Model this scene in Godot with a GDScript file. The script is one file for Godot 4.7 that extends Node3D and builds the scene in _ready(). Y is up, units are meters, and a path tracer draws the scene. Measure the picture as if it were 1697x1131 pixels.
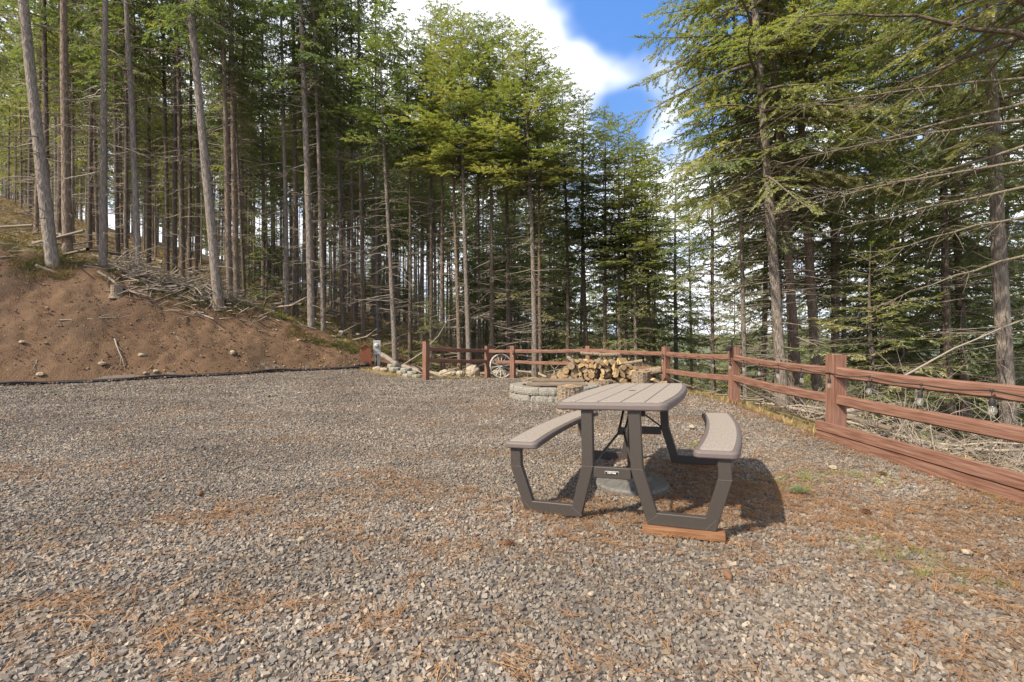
extends Node3D
# A gravel clearing in a fir wood: picnic table, fire pit, firewood, split rail fence, cut earth bank.
# x runs to the right, d is the distance ahead of the camera (z = -d), y is up.

const EYE := 1.16
var rng := RandomNumberGenerator.new()
var n_a := FastNoiseLite.new()
var n_b := FastNoiseLite.new()
var n_c := FastNoiseLite.new()
var used := {}
var M := {}
var pad := PackedVector2Array([Vector2(3.66, -9), Vector2(3.68, 2.3), Vector2(3.78, 5.7), Vector2(4.15, 9.1), Vector2(3.82, 12.1), Vector2(2.4, 15.2), Vector2(0.05, 16.3), Vector2(-0.85, 16.7), Vector2(-2.5, 14.6), Vector2(-3.6, 15.0), Vector2(-5.4, 16.7), Vector2(-8.1, 16.0), Vector2(-10.1, 14.5), Vector2(-13.1, 12.3), Vector2(-24, 6.2), Vector2(-24, -9)])


# ---------------------------------------------------------------- mesh builder
class MB:
	var v := PackedVector3Array()
	var n := PackedVector3Array()
	var uv := PackedVector2Array()
	var c := PackedColorArray()
	var idx := PackedInt32Array()
	var xf := Transform3D()
	var col := Color.WHITE
	var uvo := Vector2.ZERO

	func vert(p: Vector3, nn: Vector3, t: Vector2) -> int:
		v.push_back(xf * p)
		n.push_back((xf.basis * nn).normalized())
		uv.push_back(t + uvo)
		c.push_back(col)
		return v.size() - 1

	func tri(a: Vector3, b: Vector3, d: Vector3, ta := Vector2.ZERO, tb := Vector2.ZERO, td := Vector2.ZERO) -> void:
		var g := (b - a).cross(d - a)
		if g.length_squared() < 1e-16:
			return
		g = g.normalized()
		var i := vert(a, g, ta)
		vert(b, g, tb)
		vert(d, g, td)
		idx.push_back(i)
		idx.push_back(i + 2)
		idx.push_back(i + 1)

	func tri_o(a: Vector3, b: Vector3, d: Vector3, out: Vector3, ta := Vector2.ZERO, tb := Vector2.ZERO, td := Vector2.ZERO) -> void:
		if (b - a).cross(d - a).dot(out) < 0.0:
			tri(a, d, b, ta, td, tb)
		else:
			tri(a, b, d, ta, tb, td)

	func quad_o(a: Vector3, b: Vector3, d: Vector3, e: Vector3, out: Vector3, ta := Vector2.ZERO, tb := Vector2.ZERO, td := Vector2.ZERO, te := Vector2.ZERO) -> void:
		tri_o(a, b, d, out, ta, tb, td)
		tri_o(a, d, e, out, ta, td, te)

	# box with chamfered edges; texture v runs along the longest side, in metres
	func box(at: Vector3, size: Vector3, bev := 0.004) -> void:
		var h := size * 0.5
		var lg := size.max_axis_index()
		var uvf := func(p: Vector3, k: int) -> Vector2:
			if k == lg:
				return Vector2(p[(lg + 1) % 3], p[(lg + 2) % 3])
			return Vector2(p[3 - lg - k], p[lg])
		var pt := func(s: Vector3, k: int) -> Vector3:
			var p := Vector3()
			for j in 3:
				p[j] = s[j] * (h[j] if j == k else h[j] - bev)
			return p
		for k in 3:
			var i1 := (k + 1) % 3
			var i2 := (k + 2) % 3
			for s in [-1.0, 1.0]:
				var q := []
				for e in [[-1.0, -1.0], [1.0, -1.0], [1.0, 1.0], [-1.0, 1.0]]:
					var sg := Vector3()
					sg[k] = s
					sg[i1] = e[0]
					sg[i2] = e[1]
					q.append(pt.call(sg, k))
				var o := Vector3()
				o[k] = s
				quad_o(at + q[0], at + q[1], at + q[2], at + q[3], o, uvf.call(q[0], k), uvf.call(q[1], k), uvf.call(q[2], k), uvf.call(q[3], k))
		if bev <= 0.0:
			return
		for k in 3:
			var l := (k + 1) % 3
			var m := (k + 2) % 3
			for sk in [-1.0, 1.0]:
				for sl in [-1.0, 1.0]:
					var a := Vector3()
					a[k] = sk
					a[l] = sl
					a[m] = -1.0
					var b := a
					b[m] = 1.0
					var o := Vector3()
					o[k] = sk
					o[l] = sl
					var p0: Vector3 = pt.call(a, k)
					var p1: Vector3 = pt.call(b, k)
					var p2: Vector3 = pt.call(b, l)
					var p3: Vector3 = pt.call(a, l)
					quad_o(at + p0, at + p1, at + p2, at + p3, o, uvf.call(p0, k), uvf.call(p1, k), uvf.call(p2, k), uvf.call(p3, k))
		for sx in [-1.0, 1.0]:
			for sy in [-1.0, 1.0]:
				for sz in [-1.0, 1.0]:
					var s := Vector3(sx, sy, sz)
					tri_o(at + pt.call(s, 0), at + pt.call(s, 1), at + pt.call(s, 2), s)

	# rough timber from p0 to p1, w across and h high, slightly uneven
	func beam(p0: Vector3, p1: Vector3, w: float, h: float, segs := 4, jit := 0.0, r: RandomNumberGenerator = null, bev := 0.2, sag := 0.0) -> void:
		var f := (p1 - p0).normalized()
		var up := Vector3.UP if absf(f.y) < 0.9 else Vector3.FORWARD
		var sd := f.cross(up).normalized()
		up = sd.cross(f).normalized()
		var length := p0.distance_to(p1)
		var rings := []
		for i in segs + 1:
			var t := float(i) / segs
			var ww := w * 0.5 * (1.0 + (r.randf_range(-jit, jit) if r else 0.0))
			var hh := h * 0.5 * (1.0 + (r.randf_range(-jit, jit) if r else 0.0))
			var o := p0.lerp(p1, t) - up * sag * 4.0 * t * (1.0 - t)
			if r:
				o += (sd * r.randf_range(-jit, jit) + up * r.randf_range(-jit, jit)) * 0.25 * h
			var b := bev * minf(ww, hh)
			var ring := []
			for e in [[-1, -1, 1, 0], [1, -1, -1, 0], [1, -1, 0, 1], [1, 1, 0, -1], [1, 1, -1, 0], [-1, 1, 1, 0], [-1, 1, 0, -1], [-1, -1, 0, 1]]:
				ring.append(o + sd * (e[0] * ww + e[2] * b) + up * (e[1] * hh + e[3] * b))
			rings.append(ring)
		var peri := [0.0]
		for k in 8:
			peri.append(peri[k] + rings[0][k].distance_to(rings[0][(k + 1) % 8]))
		for i in segs:
			var va := length * i / segs
			var vb := length * (i + 1) / segs
			for k in 8:
				var k2 := (k + 1) % 8
				var out: Vector3 = rings[i][k] + rings[i][k2] - p0.lerp(p1, float(i) / segs) * 2.0
				quad_o(rings[i][k], rings[i][k2], rings[i + 1][k2], rings[i + 1][k], out, Vector2(peri[k], va), Vector2(peri[k + 1], va), Vector2(peri[k + 1], vb), Vector2(peri[k], vb))
		for e in [0, segs]:
			var s := -1.0 if e == 0 else 1.0
			for k in range(1, 7):
				tri_o(rings[e][0], rings[e][k], rings[e][k + 1], f * s, Vector2(0, 0), Vector2(peri[k], 0.03), Vector2(peri[k + 1], 0.03))

	# smooth tube along a path; u goes round in metres of the first radius, v along in metres
	func tube(path: Array, radii: Array, sides := 6, cap := true, turns := 0.0) -> void:
		var f: Vector3 = (path[1] - path[0]).normalized()
		var up := Vector3.UP if absf(f.y) < 0.8 else Vector3.RIGHT
		var sd := f.cross(up).normalized()
		var first := v.size()
		var along := 0.0
		var cnt := path.size()
		for i in cnt:
			if i > 0:
				along += path[i].distance_to(path[i - 1])
			var t: Vector3 = (path[mini(i + 1, cnt - 1)] - path[maxi(i - 1, 0)]).normalized()
			sd = (sd - t * sd.dot(t)).normalized()
			var u2 := sd.cross(t).normalized()
			for k in sides + 1:
				var a := TAU * k / sides
				var nn := sd * cos(a) + u2 * sin(a)
				vert(path[i] + nn * radii[i], nn, Vector2((turns if turns > 0.0 else TAU * radii[0]) * k / sides, along))
		var row := sides + 1
		for i in cnt - 1:
			for k in sides:
				var a := first + i * row + k
				var b := a + 1
				var d := a + row
				var e := d + 1
				for q in [a, b, d, b, e, d]:
					idx.push_back(q)
		if cap:
			for e in [0, cnt - 1]:
				var o: Vector3 = (path[0] - path[1]) if e == 0 else (path[cnt - 1] - path[cnt - 2])
				var inv := xf.affine_inverse()
				var r0 := first + int(e) * row
				for k in sides:
					tri_o(path[e], inv * v[r0 + k], inv * v[r0 + k + 1], o)

	# outline in the xz plane pulled through a profile of [inset, y]
	func prism(poly: PackedVector2Array, prof: Array) -> void:
		var area := 0.0
		var cnt := poly.size()
		for i in cnt:
			area += poly[i].cross(poly[(i + 1) % cnt])
		var sgn := 1.0 if area > 0.0 else -1.0
		var loops := []
		for pr in prof:
			var lp := PackedVector2Array()
			for i in cnt:
				var e0 := (poly[i] - poly[(i + cnt - 1) % cnt]).normalized()
				var e1 := (poly[(i + 1) % cnt] - poly[i]).normalized()
				var n0 := Vector2(e0.y, -e0.x) * sgn
				var n1 := Vector2(e1.y, -e1.x) * sgn
				var bi := (n0 + n1).normalized()
				lp.push_back(poly[i] - bi * pr[0] / maxf(0.5, bi.dot(n0)))
			loops.append(lp)
		for j in prof.size() - 1:
			var run := 0.0
			for i in cnt:
				var k := (i + 1) % cnt
				var ed: Vector2 = poly[k] - poly[i]
				var o := Vector3(ed.y * sgn, 0, -ed.x * sgn)
				var a := Vector3(loops[j][i].x, prof[j][1], loops[j][i].y)
				var b := Vector3(loops[j][k].x, prof[j][1], loops[j][k].y)
				var d := Vector3(loops[j + 1][k].x, prof[j + 1][1], loops[j + 1][k].y)
				var e := Vector3(loops[j + 1][i].x, prof[j + 1][1], loops[j + 1][i].y)
				if absf(prof[j + 1][1] - prof[j][1]) < 1e-6:
					o = Vector3.UP if prof[j + 1][0] > prof[j][0] else Vector3.DOWN
				var r2 := run + ed.length()
				quad_o(a, b, d, e, o, Vector2(prof[j][1], run), Vector2(prof[j][1], r2), Vector2(prof[j + 1][1], r2), Vector2(prof[j + 1][1], run))
				run = r2
		for e in [[0, Vector3.DOWN], [prof.size() - 1, Vector3.UP]]:
			var lp: PackedVector2Array = loops[e[0]]
			var ids := Geometry2D.triangulate_polygon(lp)
			for t in range(0, ids.size(), 3):
				var q := []
				for z in 3:
					q.append(Vector3(lp[ids[t + z]].x, prof[e[0]][1], lp[ids[t + z]].y))
				tri_o(q[0], q[1], q[2], e[1], lp[ids[t]], lp[ids[t + 1]], lp[ids[t + 2]])

	# profile of (radius, y) turned round the y axis, smooth
	func lathe(prof: Array, sides := 20) -> void:
		for j in prof.size() - 1:
			var p: Vector2 = prof[j]
			var q: Vector2 = prof[j + 1]
			var e := q - p
			var nn := Vector2(e.y, -e.x).normalized()
			var first := v.size()
			for i in sides + 1:
				var a := TAU * i / sides
				var dr := Vector3(cos(a), 0, sin(a))
				vert(dr * p.x + Vector3.UP * p.y, dr * nn.x + Vector3.UP * nn.y, Vector2(a * p.x, p.y))
				vert(dr * q.x + Vector3.UP * q.y, dr * nn.x + Vector3.UP * nn.y, Vector2(a * p.x, q.y))
			for i in sides:
				var a0 := first + i * 2
				for z in [a0, a0 + 1, a0 + 2, a0 + 2, a0 + 1, a0 + 3]:
					idx.push_back(z)
		# winding follows the normals
		fix_from(0)

	func fix_from(start: int) -> void:
		for t in range(start, idx.size(), 3):
			var a := v[idx[t]]
			var g := (v[idx[t + 1]] - a).cross(v[idx[t + 2]] - a)
			if g.dot(n[idx[t]] + n[idx[t + 1]] + n[idx[t + 2]]) > 0.0:
				var z := idx[t + 1]
				idx[t + 1] = idx[t + 2]
				idx[t + 2] = z

	# lumpy stone: a squashed icosphere with chips
	func rock(at: Vector3, size: Vector3, r: RandomNumberGenerator, rough := 0.22, detail := 1) -> void:
		var ph := (1.0 + sqrt(5.0)) / 2.0
		var p := [Vector3(-1, ph, 0), Vector3(1, ph, 0), Vector3(-1, -ph, 0), Vector3(1, -ph, 0), Vector3(0, -1, ph), Vector3(0, 1, ph), Vector3(0, -1, -ph), Vector3(0, 1, -ph), Vector3(ph, 0, -1), Vector3(ph, 0, 1), Vector3(-ph, 0, -1), Vector3(-ph, 0, 1)]
		var fs := [[0, 11, 5], [0, 5, 1], [0, 1, 7], [0, 7, 10], [0, 10, 11], [1, 5, 9], [5, 11, 4], [11, 10, 2], [10, 7, 6], [7, 1, 8], [3, 9, 4], [3, 4, 2], [3, 2, 6], [3, 6, 8], [3, 8, 9], [4, 9, 5], [2, 4, 11], [6, 2, 10], [8, 6, 7], [9, 8, 1]]
		for z in detail:
			var mids := {}
			var nf := []
			for f in fs:
				var m := []
				for k in 3:
					var a: int = mini(f[k], f[(k + 1) % 3])
					var b: int = maxi(f[k], f[(k + 1) % 3])
					var key := a * 10000 + b
					if not mids.has(key):
						p.append((p[a].normalized() + p[b].normalized()) * 0.5)
						mids[key] = p.size() - 1
					m.append(mids[key])
				nf.append([f[0], m[0], m[2]])
				nf.append([f[1], m[1], m[0]])
				nf.append([f[2], m[2], m[1]])
				nf.append([m[0], m[1], m[2]])
			fs = nf
		var q := []
		for w in p:
			q.append(at + w.normalized() * size * 0.5 * (1.0 + r.randf_range(-rough, rough)))
		for f in fs:
			tri_o(q[f[0]], q[f[1]], q[f[2]], q[f[0]] + q[f[1]] + q[f[2]] - at * 3.0, Vector2(q[f[0]].x, q[f[0]].z), Vector2(q[f[1]].x, q[f[1]].z), Vector2(q[f[2]].x, q[f[2]].z))

	func add_to(m: ArrayMesh, mat: Material) -> void:
		if v.is_empty():
			return
		var a := []
		a.resize(Mesh.ARRAY_MAX)
		a[Mesh.ARRAY_VERTEX] = v
		a[Mesh.ARRAY_NORMAL] = n
		a[Mesh.ARRAY_TEX_UV] = uv
		a[Mesh.ARRAY_COLOR] = c
		a[Mesh.ARRAY_INDEX] = idx
		m.add_surface_from_arrays(Mesh.PRIMITIVE_TRIANGLES, a)
		m.surface_set_material(m.get_surface_count() - 1, mat)

	func add_to_mb(o: MB) -> void:
		var k := o.v.size()
		o.v.append_array(v)
		o.n.append_array(n)
		o.uv.append_array(uv)
		o.c.append_array(c)
		for i in idx:
			o.idx.push_back(i + k)

	func mesh(mat: Material) -> ArrayMesh:
		var m := ArrayMesh.new()
		add_to(m, mat)
		return m


# ---------------------------------------------------------------- naming
func numbered(called: String) -> String:
	if not used.has(called):
		used[called] = 0
		return called
	used[called] += 1
	return "%s_%03d" % [called, used[called]]

func tag(o: Node, label: String, category: String, group := "", kind := "") -> void:
	if label:
		o.set_meta("label", label)
	if category:
		o.set_meta("category", category)
	if group:
		o.set_meta("group", group)
	if kind:
		o.set_meta("kind", kind)

func put(o: Node3D, called: String, parent: Node) -> void:
	if parent == self:
		o.name = numbered(called)
	else:
		# parts are numbered within their own thing
		o.name = numbered("%d/%s" % [parent.get_instance_id(), called]).get_slice("/", 1)
	parent.add_child(o, true)

func obj(called: String, m: Mesh, parent: Node = self) -> MeshInstance3D:
	var o := MeshInstance3D.new()
	o.mesh = m
	put(o, called, parent)
	return o

func base(called: String, at: Vector3, turn := 0.0) -> Node3D:
	var o := Node3D.new()
	put(o, called, self)
	o.position = at
	o.rotation.y = turn
	return o


# ---------------------------------------------------------------- materials
func noise_img(size: int, freq: float, oct: int, seed_: int, kind := FastNoiseLite.TYPE_SIMPLEX_SMOOTH, ridged := false) -> Image:
	var f := FastNoiseLite.new()
	f.noise_type = kind
	f.seed = seed_
	f.frequency = freq
	f.fractal_type = FastNoiseLite.FRACTAL_RIDGED if ridged else FastNoiseLite.FRACTAL_FBM
	f.fractal_octaves = oct
	if kind == FastNoiseLite.TYPE_CELLULAR:
		f.fractal_type = FastNoiseLite.FRACTAL_NONE
		f.cellular_return_type = FastNoiseLite.RETURN_CELL_VALUE if oct == 0 else FastNoiseLite.RETURN_DISTANCE2_SUB
	var im := f.get_seamless_image(size, size, false, false, 0.12)
	im.convert(Image.FORMAT_L8)
	return im

# colours (linear) along the grey values of a picture
func ramp(im: Image, cols: Array) -> ImageTexture:
	var src := im.get_data()
	var lut := []
	for i in 256:
		var t := i / 255.0 * (cols.size() - 1)
		var k := mini(int(t), cols.size() - 2)
		var cc: Color = cols[k].lerp(cols[k + 1], t - k).linear_to_srgb()
		lut.append([int(clampf(cc.r, 0, 1) * 255), int(clampf(cc.g, 0, 1) * 255), int(clampf(cc.b, 0, 1) * 255)])
	var out := PackedByteArray()
	out.resize(src.size() * 3)
	for i in src.size():
		var l: Array = lut[src[i]]
		out[i * 3] = l[0]
		out[i * 3 + 1] = l[1]
		out[i * 3 + 2] = l[2]
	return ImageTexture.create_from_image(Image.create_from_data(im.get_width(), im.get_height(), false, Image.FORMAT_RGB8, out))

func lin(r: float, g: float, b: float) -> Color:
	return Color(r, g, b)

func mat(col: Color, rough := 0.8, tex: Texture2D = null, height: Texture2D = null, hs := 0.5, scale := Vector3.ONE, tri := false, vc := false) -> StandardMaterial3D:
	var m := StandardMaterial3D.new()
	m.albedo_color = col.linear_to_srgb()
	m.roughness = rough
	m.metallic_specular = 0.35
	if tex:
		m.albedo_texture = tex
	if height:
		m.heightmap_enabled = true
		m.heightmap_texture = height
		m.heightmap_scale = hs
	m.uv1_scale = scale
	if tri:
		m.uv1_triplanar = true
		m.uv1_world_triplanar = true
	m.vertex_color_use_as_albedo = vc
	return m

func materials() -> void:
	var fine := noise_img(256, 0.03, 4, 3)
	var fine_t := ImageTexture.create_from_image(fine)
	var grain := noise_img(256, 0.02, 4, 9)
	var grain_t := ImageTexture.create_from_image(grain)
	var bark := noise_img(256, 0.018, 4, 21, FastNoiseLite.TYPE_SIMPLEX_SMOOTH, true)
	var bark_t := ImageTexture.create_from_image(bark)
	var cell := noise_img(512, 0.045, 1, 5, FastNoiseLite.TYPE_CELLULAR)
	var cellv := noise_img(512, 0.045, 0, 5, FastNoiseLite.TYPE_CELLULAR)
	var cell_t := ImageTexture.create_from_image(cell)
	var W := Color(1, 1, 1)
	# gravel: stones of about 2.5 cm for the ground between and behind the separate stones
	var gv := ramp(cellv, [lin(.62, .6, .6), lin(.8, .78, .77), lin(.95, .86, .75), lin(.7, .7, .72), lin(1, .97, .94), lin(.75, .66, .56), lin(.9, .9, .92)])
	M.gravel = mat(W, 0.95, gv, cell_t, 1.3, Vector3.ONE * 1.3, true, true)
	M.stones = mat(W, 0.9, null, null, 0.5, Vector3.ONE, false, true)
	M.floor = mat(W, 0.98, ramp(noise_img(512, 0.04, 5, 33), [lin(.5, .45, .4), lin(.9, .86, .8), lin(1.25, 1.2, 1.05)]), ImageTexture.create_from_image(noise_img(256, 0.05, 5, 34)), 3.0, Vector3.ONE * 0.55, true, true)
	M.dirt = mat(W, 0.98, ramp(noise_img(512, 0.05, 5, 41), [lin(.5, .45, .42), lin(.85, .82, .8), lin(1.0, 1.0, 1.0), lin(1.3, 1.25, 1.15)]), ImageTexture.create_from_image(noise_img(512, 0.06, 5, 42)), 3.0, Vector3.ONE * 0.8, true, true)
	var bs := Vector3(3, 0.55, 1)
	M.bark = []
	for c in [[lin(.09, .075, .066), lin(.21, .18, .16), lin(.31, .275, .25)], [lin(.08, .06, .047), lin(.19, .145, .115), lin(.28, .225, .19)], [lin(.055, .043, .036), lin(.13, .102, .084), lin(.2, .165, .14)]]:
		M.bark.append(mat(W, 0.95, ramp(bark, c), bark_t, 4.0, bs))
	M.log_bark = mat(W, 0.95, ramp(bark, [lin(.06, .045, .035), lin(.2, .155, .115), lin(.34, .28, .22)]), bark_t, 1.5, Vector3(2.5, 2.5, 1))
	M.twig = mat(lin(.12, .098, .08), 0.95)
	M.dead = mat(lin(.225, .195, .165), 0.95)
	M.lichen = mat(W, 0.95, ramp(bark, [lin(.07, .056, .042), lin(.16, .135, .1), lin(.25, .23, .17)]), bark_t, 1.0, Vector3(8, 4, 1))
	M.limb = mat(W, 0.95, ramp(bark, [lin(.04, .032, .026), lin(.13, .105, .085), lin(.2, .17, .14)]), bark_t, 1.0, Vector3(6, 2, 1))
	M.needle = []
	for c in [lin(1.75, 1.9, 1.75), lin(2.2, 2.15, 1.85), lin(2.5, 2.4, 2.05)]:
		var m := mat(c, 0.6, null, null, 0.5, Vector3.ONE, false, true)
		m.backlight_enabled = true
		m.backlight = Color(0.9, 0.95, 0.55)
		M.needle.append(m)
	var red := ramp(grain, [lin(.12, .057, .04), lin(.175, .087, .062), lin(.212, .111, .081), lin(.245, .137, .104), lin(.28, .19, .155)])
	M.red = mat(W, 0.8, red, grain_t, 0.4, Vector3(6, 0.4, 1))
	M.red_dark = mat(lin(.55, .55, .6), 0.75, red, grain_t, 0.35, Vector3(7, 0.5, 1))
	M.shim = mat(W, 0.8, ramp(grain, [lin(.13, .06, .03), lin(.2, .1, .052), lin(.27, .15, .085)]), grain_t, 0.3, Vector3(8, 0.8, 1))
	M.grey_wood = mat(W, 0.9, ramp(grain, [lin(.12, .1, .085), lin(.24, .21, .18), lin(.36, .33, .3)]), grain_t, 0.5, Vector3(9, 0.7, 1))
	M.old_board = mat(W, 0.9, ramp(grain, [lin(.09, .065, .05), lin(.17, .13, .1), lin(.26, .21, .17)]), grain_t, 0.4, Vector3(7, 0.6, 1))
	M.cut = mat(W, 0.85, ramp(grain, [lin(.3, .2, .115), lin(.42, .305, .185), lin(.5, .39, .26)]), null, 0.3, Vector3(6, 1.2, 1), false, true)
	M.stump_top = mat(W, 0.9, ramp(grain, [lin(.3, .22, .14), lin(.45, .35, .24), lin(.55, .45, .33)]), null, 0.3, Vector3(3, 3, 1), false, true)
	M.panel = mat(W, 0.62, ramp(fine, [lin(.2, .174, .155), lin(.255, .224, .2), lin(.31, .277, .25)]), grain_t, 0.06, Vector3(9, 2, 1))
	M.rim = mat(lin(.135, .113, .112), 0.5, ramp(fine, [lin(.9, .9, .9), W]), fine_t, 0.03, Vector3(6, 6, 1))
	M.steel = mat(lin(.052, .045, .042), 0.42, ramp(fine, [lin(.85, .85, .85), W]), fine_t, 0.02, Vector3(6, 3, 1))
	M.steel.metallic_specular = 0.5
	M.seam = mat(lin(.11, .1, .095), 0.5)
	M.black = mat(lin(.012, .012, .013), 0.4)
	M.hose = mat(lin(.02, .02, .024), 0.35)
	M.cable = mat(lin(.03, .03, .032), 0.5)
	M.white = mat(lin(.8, .8, .8), 0.5)
	M.umbrella = mat(W, 0.55, ramp(fine, [lin(.075, .075, .074), lin(.12, .118, .115), lin(.17, .167, .16)]), fine_t, 0.1, Vector3(3, 3, 1))
	M.block = mat(W, 0.95, ramp(noise_img(256, 0.04, 5, 55), [lin(.1, .095, .08), lin(.21, .2, .175), lin(.28, .265, .235), lin(.38, .365, .33)]), ImageTexture.create_from_image(noise_img(256, 0.05, 5, 56)), 1.5, Vector3.ONE * 2.2, true)
	M.slab = mat(W, 0.95, ramp(noise_img(256, 0.04, 5, 57), [lin(.13, .125, .105), lin(.25, .24, .2), lin(.36, .345, .3)]), ImageTexture.create_from_image(noise_img(256, 0.05, 5, 58)), 1.5, Vector3.ONE * 1.6, true)
	M.boulder = mat(W, 0.95, ramp(noise_img(256, 0.03, 5, 59), [lin(.22, .18, .13), lin(.37, .315, .245), lin(.45, .4, .33)]), ImageTexture.create_from_image(noise_img(256, 0.05, 5, 60)), 1.5, Vector3.ONE * 1.4, true)
	M.box_red = mat(W, 0.85, ramp(fine, [lin(.12, .045, .025), lin(.2, .075, .04), lin(.25, .1, .06)]), fine_t, 0.2, Vector3(3, 3, 1))
	M.meter = mat(lin(.36, .37, .37), 0.45)
	M.pvc = mat(lin(.42, .42, .41), 0.5)
	M.wheel = mat(W, 0.9, ramp(grain, [lin(.3, .28, .25), lin(.5, .47, .43), lin(.62, .6, .56)]), grain_t, 0.3, Vector3(9, 2, 1))
	M.cone = mat(lin(.17, .095, .06), 0.9)
	M.straw = mat(W, 0.9, null, null, 0.5, Vector3.ONE, false, true)
	M.straw.backlight_enabled = true
	M.straw.backlight = Color(0.3, 0.3, 0.2)
	M.glass = mat(lin(.7, .7, .68), 0.05)
	M.glass.transparency = BaseMaterial3D.TRANSPARENCY_ALPHA
	M.glass.albedo_color.a = 0.1
	M.glass.metallic_specular = 0.3
	M.brass = mat(lin(.5, .46, .4), 0.35)
	M.pebble = mat(W, 0.9, ramp(fine, [lin(.2, .155, .11), lin(.3, .245, .18), lin(.38, .33, .26)]), null, 0.3, Vector3(8, 8, 1))
	M.hill = mat(W, 0.98, null, null, 0.5, Vector3.ONE, false, true)

	for key in M:
		if key not in ["bark", "needle", "limb", "lichen", "dead", "twig", "glass", "floor"]:
			var m: StandardMaterial3D = M[key]
			m.albedo_color = (m.albedo_color.srgb_to_linear() * (0.82 if key in ["stones", "gravel", "red", "block", "boulder"] else 0.88)).linear_to_srgb()


# ---------------------------------------------------------------- the lie of the land
func softplus(x: float, k: float) -> float:
	return k * log(1.0 + exp(clampf(x / k, -30, 30))) if x / k < 30.0 else x

func sstep(a: float, b: float, x: float) -> float:
	var t := clampf((x - a) / (b - a), 0, 1)
	return t * t * (3.0 - 2.0 * t)

func bank_sb(x: float, d: float) -> Vector2:
	var r := Vector2(x + 13.1, d - 12.4)
	return Vector2(r.dot(Vector2(0.868, 0.496)), r.dot(Vector2(-0.496, 0.868)))

func bank_w(s: float) -> float:
	if s < 5.0:
		return lerpf(4.2, 2.9, clampf(s / 5.0, 0, 1))
	if s < 9.0:
		return lerpf(2.9, 1.7, (s - 5.0) / 4.0)
	return lerpf(1.7, 3.0, clampf((s - 9.0) / 3.0, 0, 1))

# signed distance from the edge of the gravel, positive outside
func pad_sd(x: float, d: float) -> float:
	var p := Vector2(x, d)
	var best := 1e9
	var inside := false
	var j := pad.size() - 1
	for i in pad.size():
		var a := pad[i]
		var b := pad[j]
		var e := b - a
		var w := p - a
		var q := w - e * clampf(w.dot(e) / e.length_squared(), 0, 1)
		best = minf(best, q.length_squared())
		if (a.y > p.y) != (b.y > p.y) and p.x < (b.x - a.x) * (p.y - a.y) / (b.y - a.y) + a.x:
			inside = not inside
		j = i
	return -sqrt(best) if inside else sqrt(best)

func land(x: float, d: float) -> float:
	var sb := bank_sb(x, d)
	var plane := 0.45 * softplus(-x - 4.7, 1.2) - 0.18 * softplus(-x - 10.5, 1.0) + 0.13 * softplus(-x - 20.0, 2.0)
	plane = 60.0 * (1.0 - exp(-plane / 60.0))
	var t := sb.y / bank_w(sb.x)
	var rise := 0.0
	if t >= 1.0:
		rise = 1.0
	elif t > 0.0:
		rise = t * (1.22 - 0.22 * t)
	var h := plane * rise
	h += 0.2 * sstep(12, 17, d) * sstep(-2.4, -5.5, x)
	var sd := pad_sd(x, d)
	if sd > 0.0:
		var drop := 0.15 * sd + 0.02 * sd * sd if sd < 8.0 else 2.48 + 0.38 * (sd - 8.0)
		drop = 55.0 * (1.0 - exp(-drop / 55.0))
		h -= drop * lerpf(0.0, 1.0, sstep(-6, 1, x)) * lerpf(0.4, 1.0, sstep(-1, 6, x - 0.25 * (d - 12.0)))
		h += 0.35 * n_a.get_noise_2d(x * 3.0, d * 3.0) * sstep(0.3, 4.0, sd) * (1.0 - 0.6 * sstep(-5, -8, x)) + 0.08 * n_b.get_noise_2d(x * 6.0, d * 6.0) * sstep(0.1, 1.0, sd)
	else:
		h += 0.02 * n_a.get_noise_2d(x * 7.0, d * 7.0) * sstep(0, 1.5, -sd) + 0.012 * n_b.get_noise_2d(x * 12.0, d * 12.0)
	h -= 0.1 * sstep(14.0, 16.5, d) * sstep(-2.3, -1.0, x)
	return h

func P(x: float, d: float, up := 0.0) -> Vector3:
	return Vector3(x, land(x, d) + up, -d)

# a sheet of ground over a grid of points; rows[i][j] = Vector3 or null, cols the same shape
func sheet(rows: Array, cols: Array, m: Material) -> ArrayMesh:
	var b := MB.new()
	var nr := rows.size()
	var nc: int = rows[0].size()
	for i in nr:
		for j in nc:
			var i0 := maxi(i - 1, 0)
			var i1 := mini(i + 1, nr - 1)
			var j0 := maxi(j - 1, 0)
			var j1 := mini(j + 1, nc - 1)
			var nn: Vector3 = (rows[i1][j] - rows[i0][j]).cross(rows[i][j1] - rows[i][j0])
			if nn.y < 0.0:
				nn = -nn
			b.col = cols[i][j]
			b.vert(rows[i][j], nn.normalized() if nn.length_squared() > 1e-12 else Vector3.UP, Vector2(rows[i][j].x, rows[i][j].z))
	for i in nr - 1:
		for j in nc - 1:
			if cols[i][j].a < 0.5 and cols[i + 1][j].a < 0.5 and cols[i][j + 1].a < 0.5 and cols[i + 1][j + 1].a < 0.5:
				continue
			var a := i * nc + j
			for q in [a, a + 1, a + nc, a + 1, a + nc + 1, a + nc]:
				b.idx.push_back(q)
	b.fix_from(0)
	for i in b.c.size():
		b.c[i].a = 1.0
	return b.mesh(m)


func _ready() -> void:
	rng.seed = 7
	n_a.seed = 11
	n_a.frequency = 0.05
	n_a.fractal_octaves = 3
	n_b.seed = 12
	n_b.frequency = 0.08
	n_b.fractal_octaves = 4
	n_c.seed = 13
	n_c.frequency = 0.35
	n_c.fractal_octaves = 3
	view()
	materials()
	ground()
	bank()
	fence()
	forest()
	table()
	fire_pit()
	firewood()
	stumps()
	utilities()
	string_lights()
	slash()
	small_things()
	gravel()
	litter()


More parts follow.
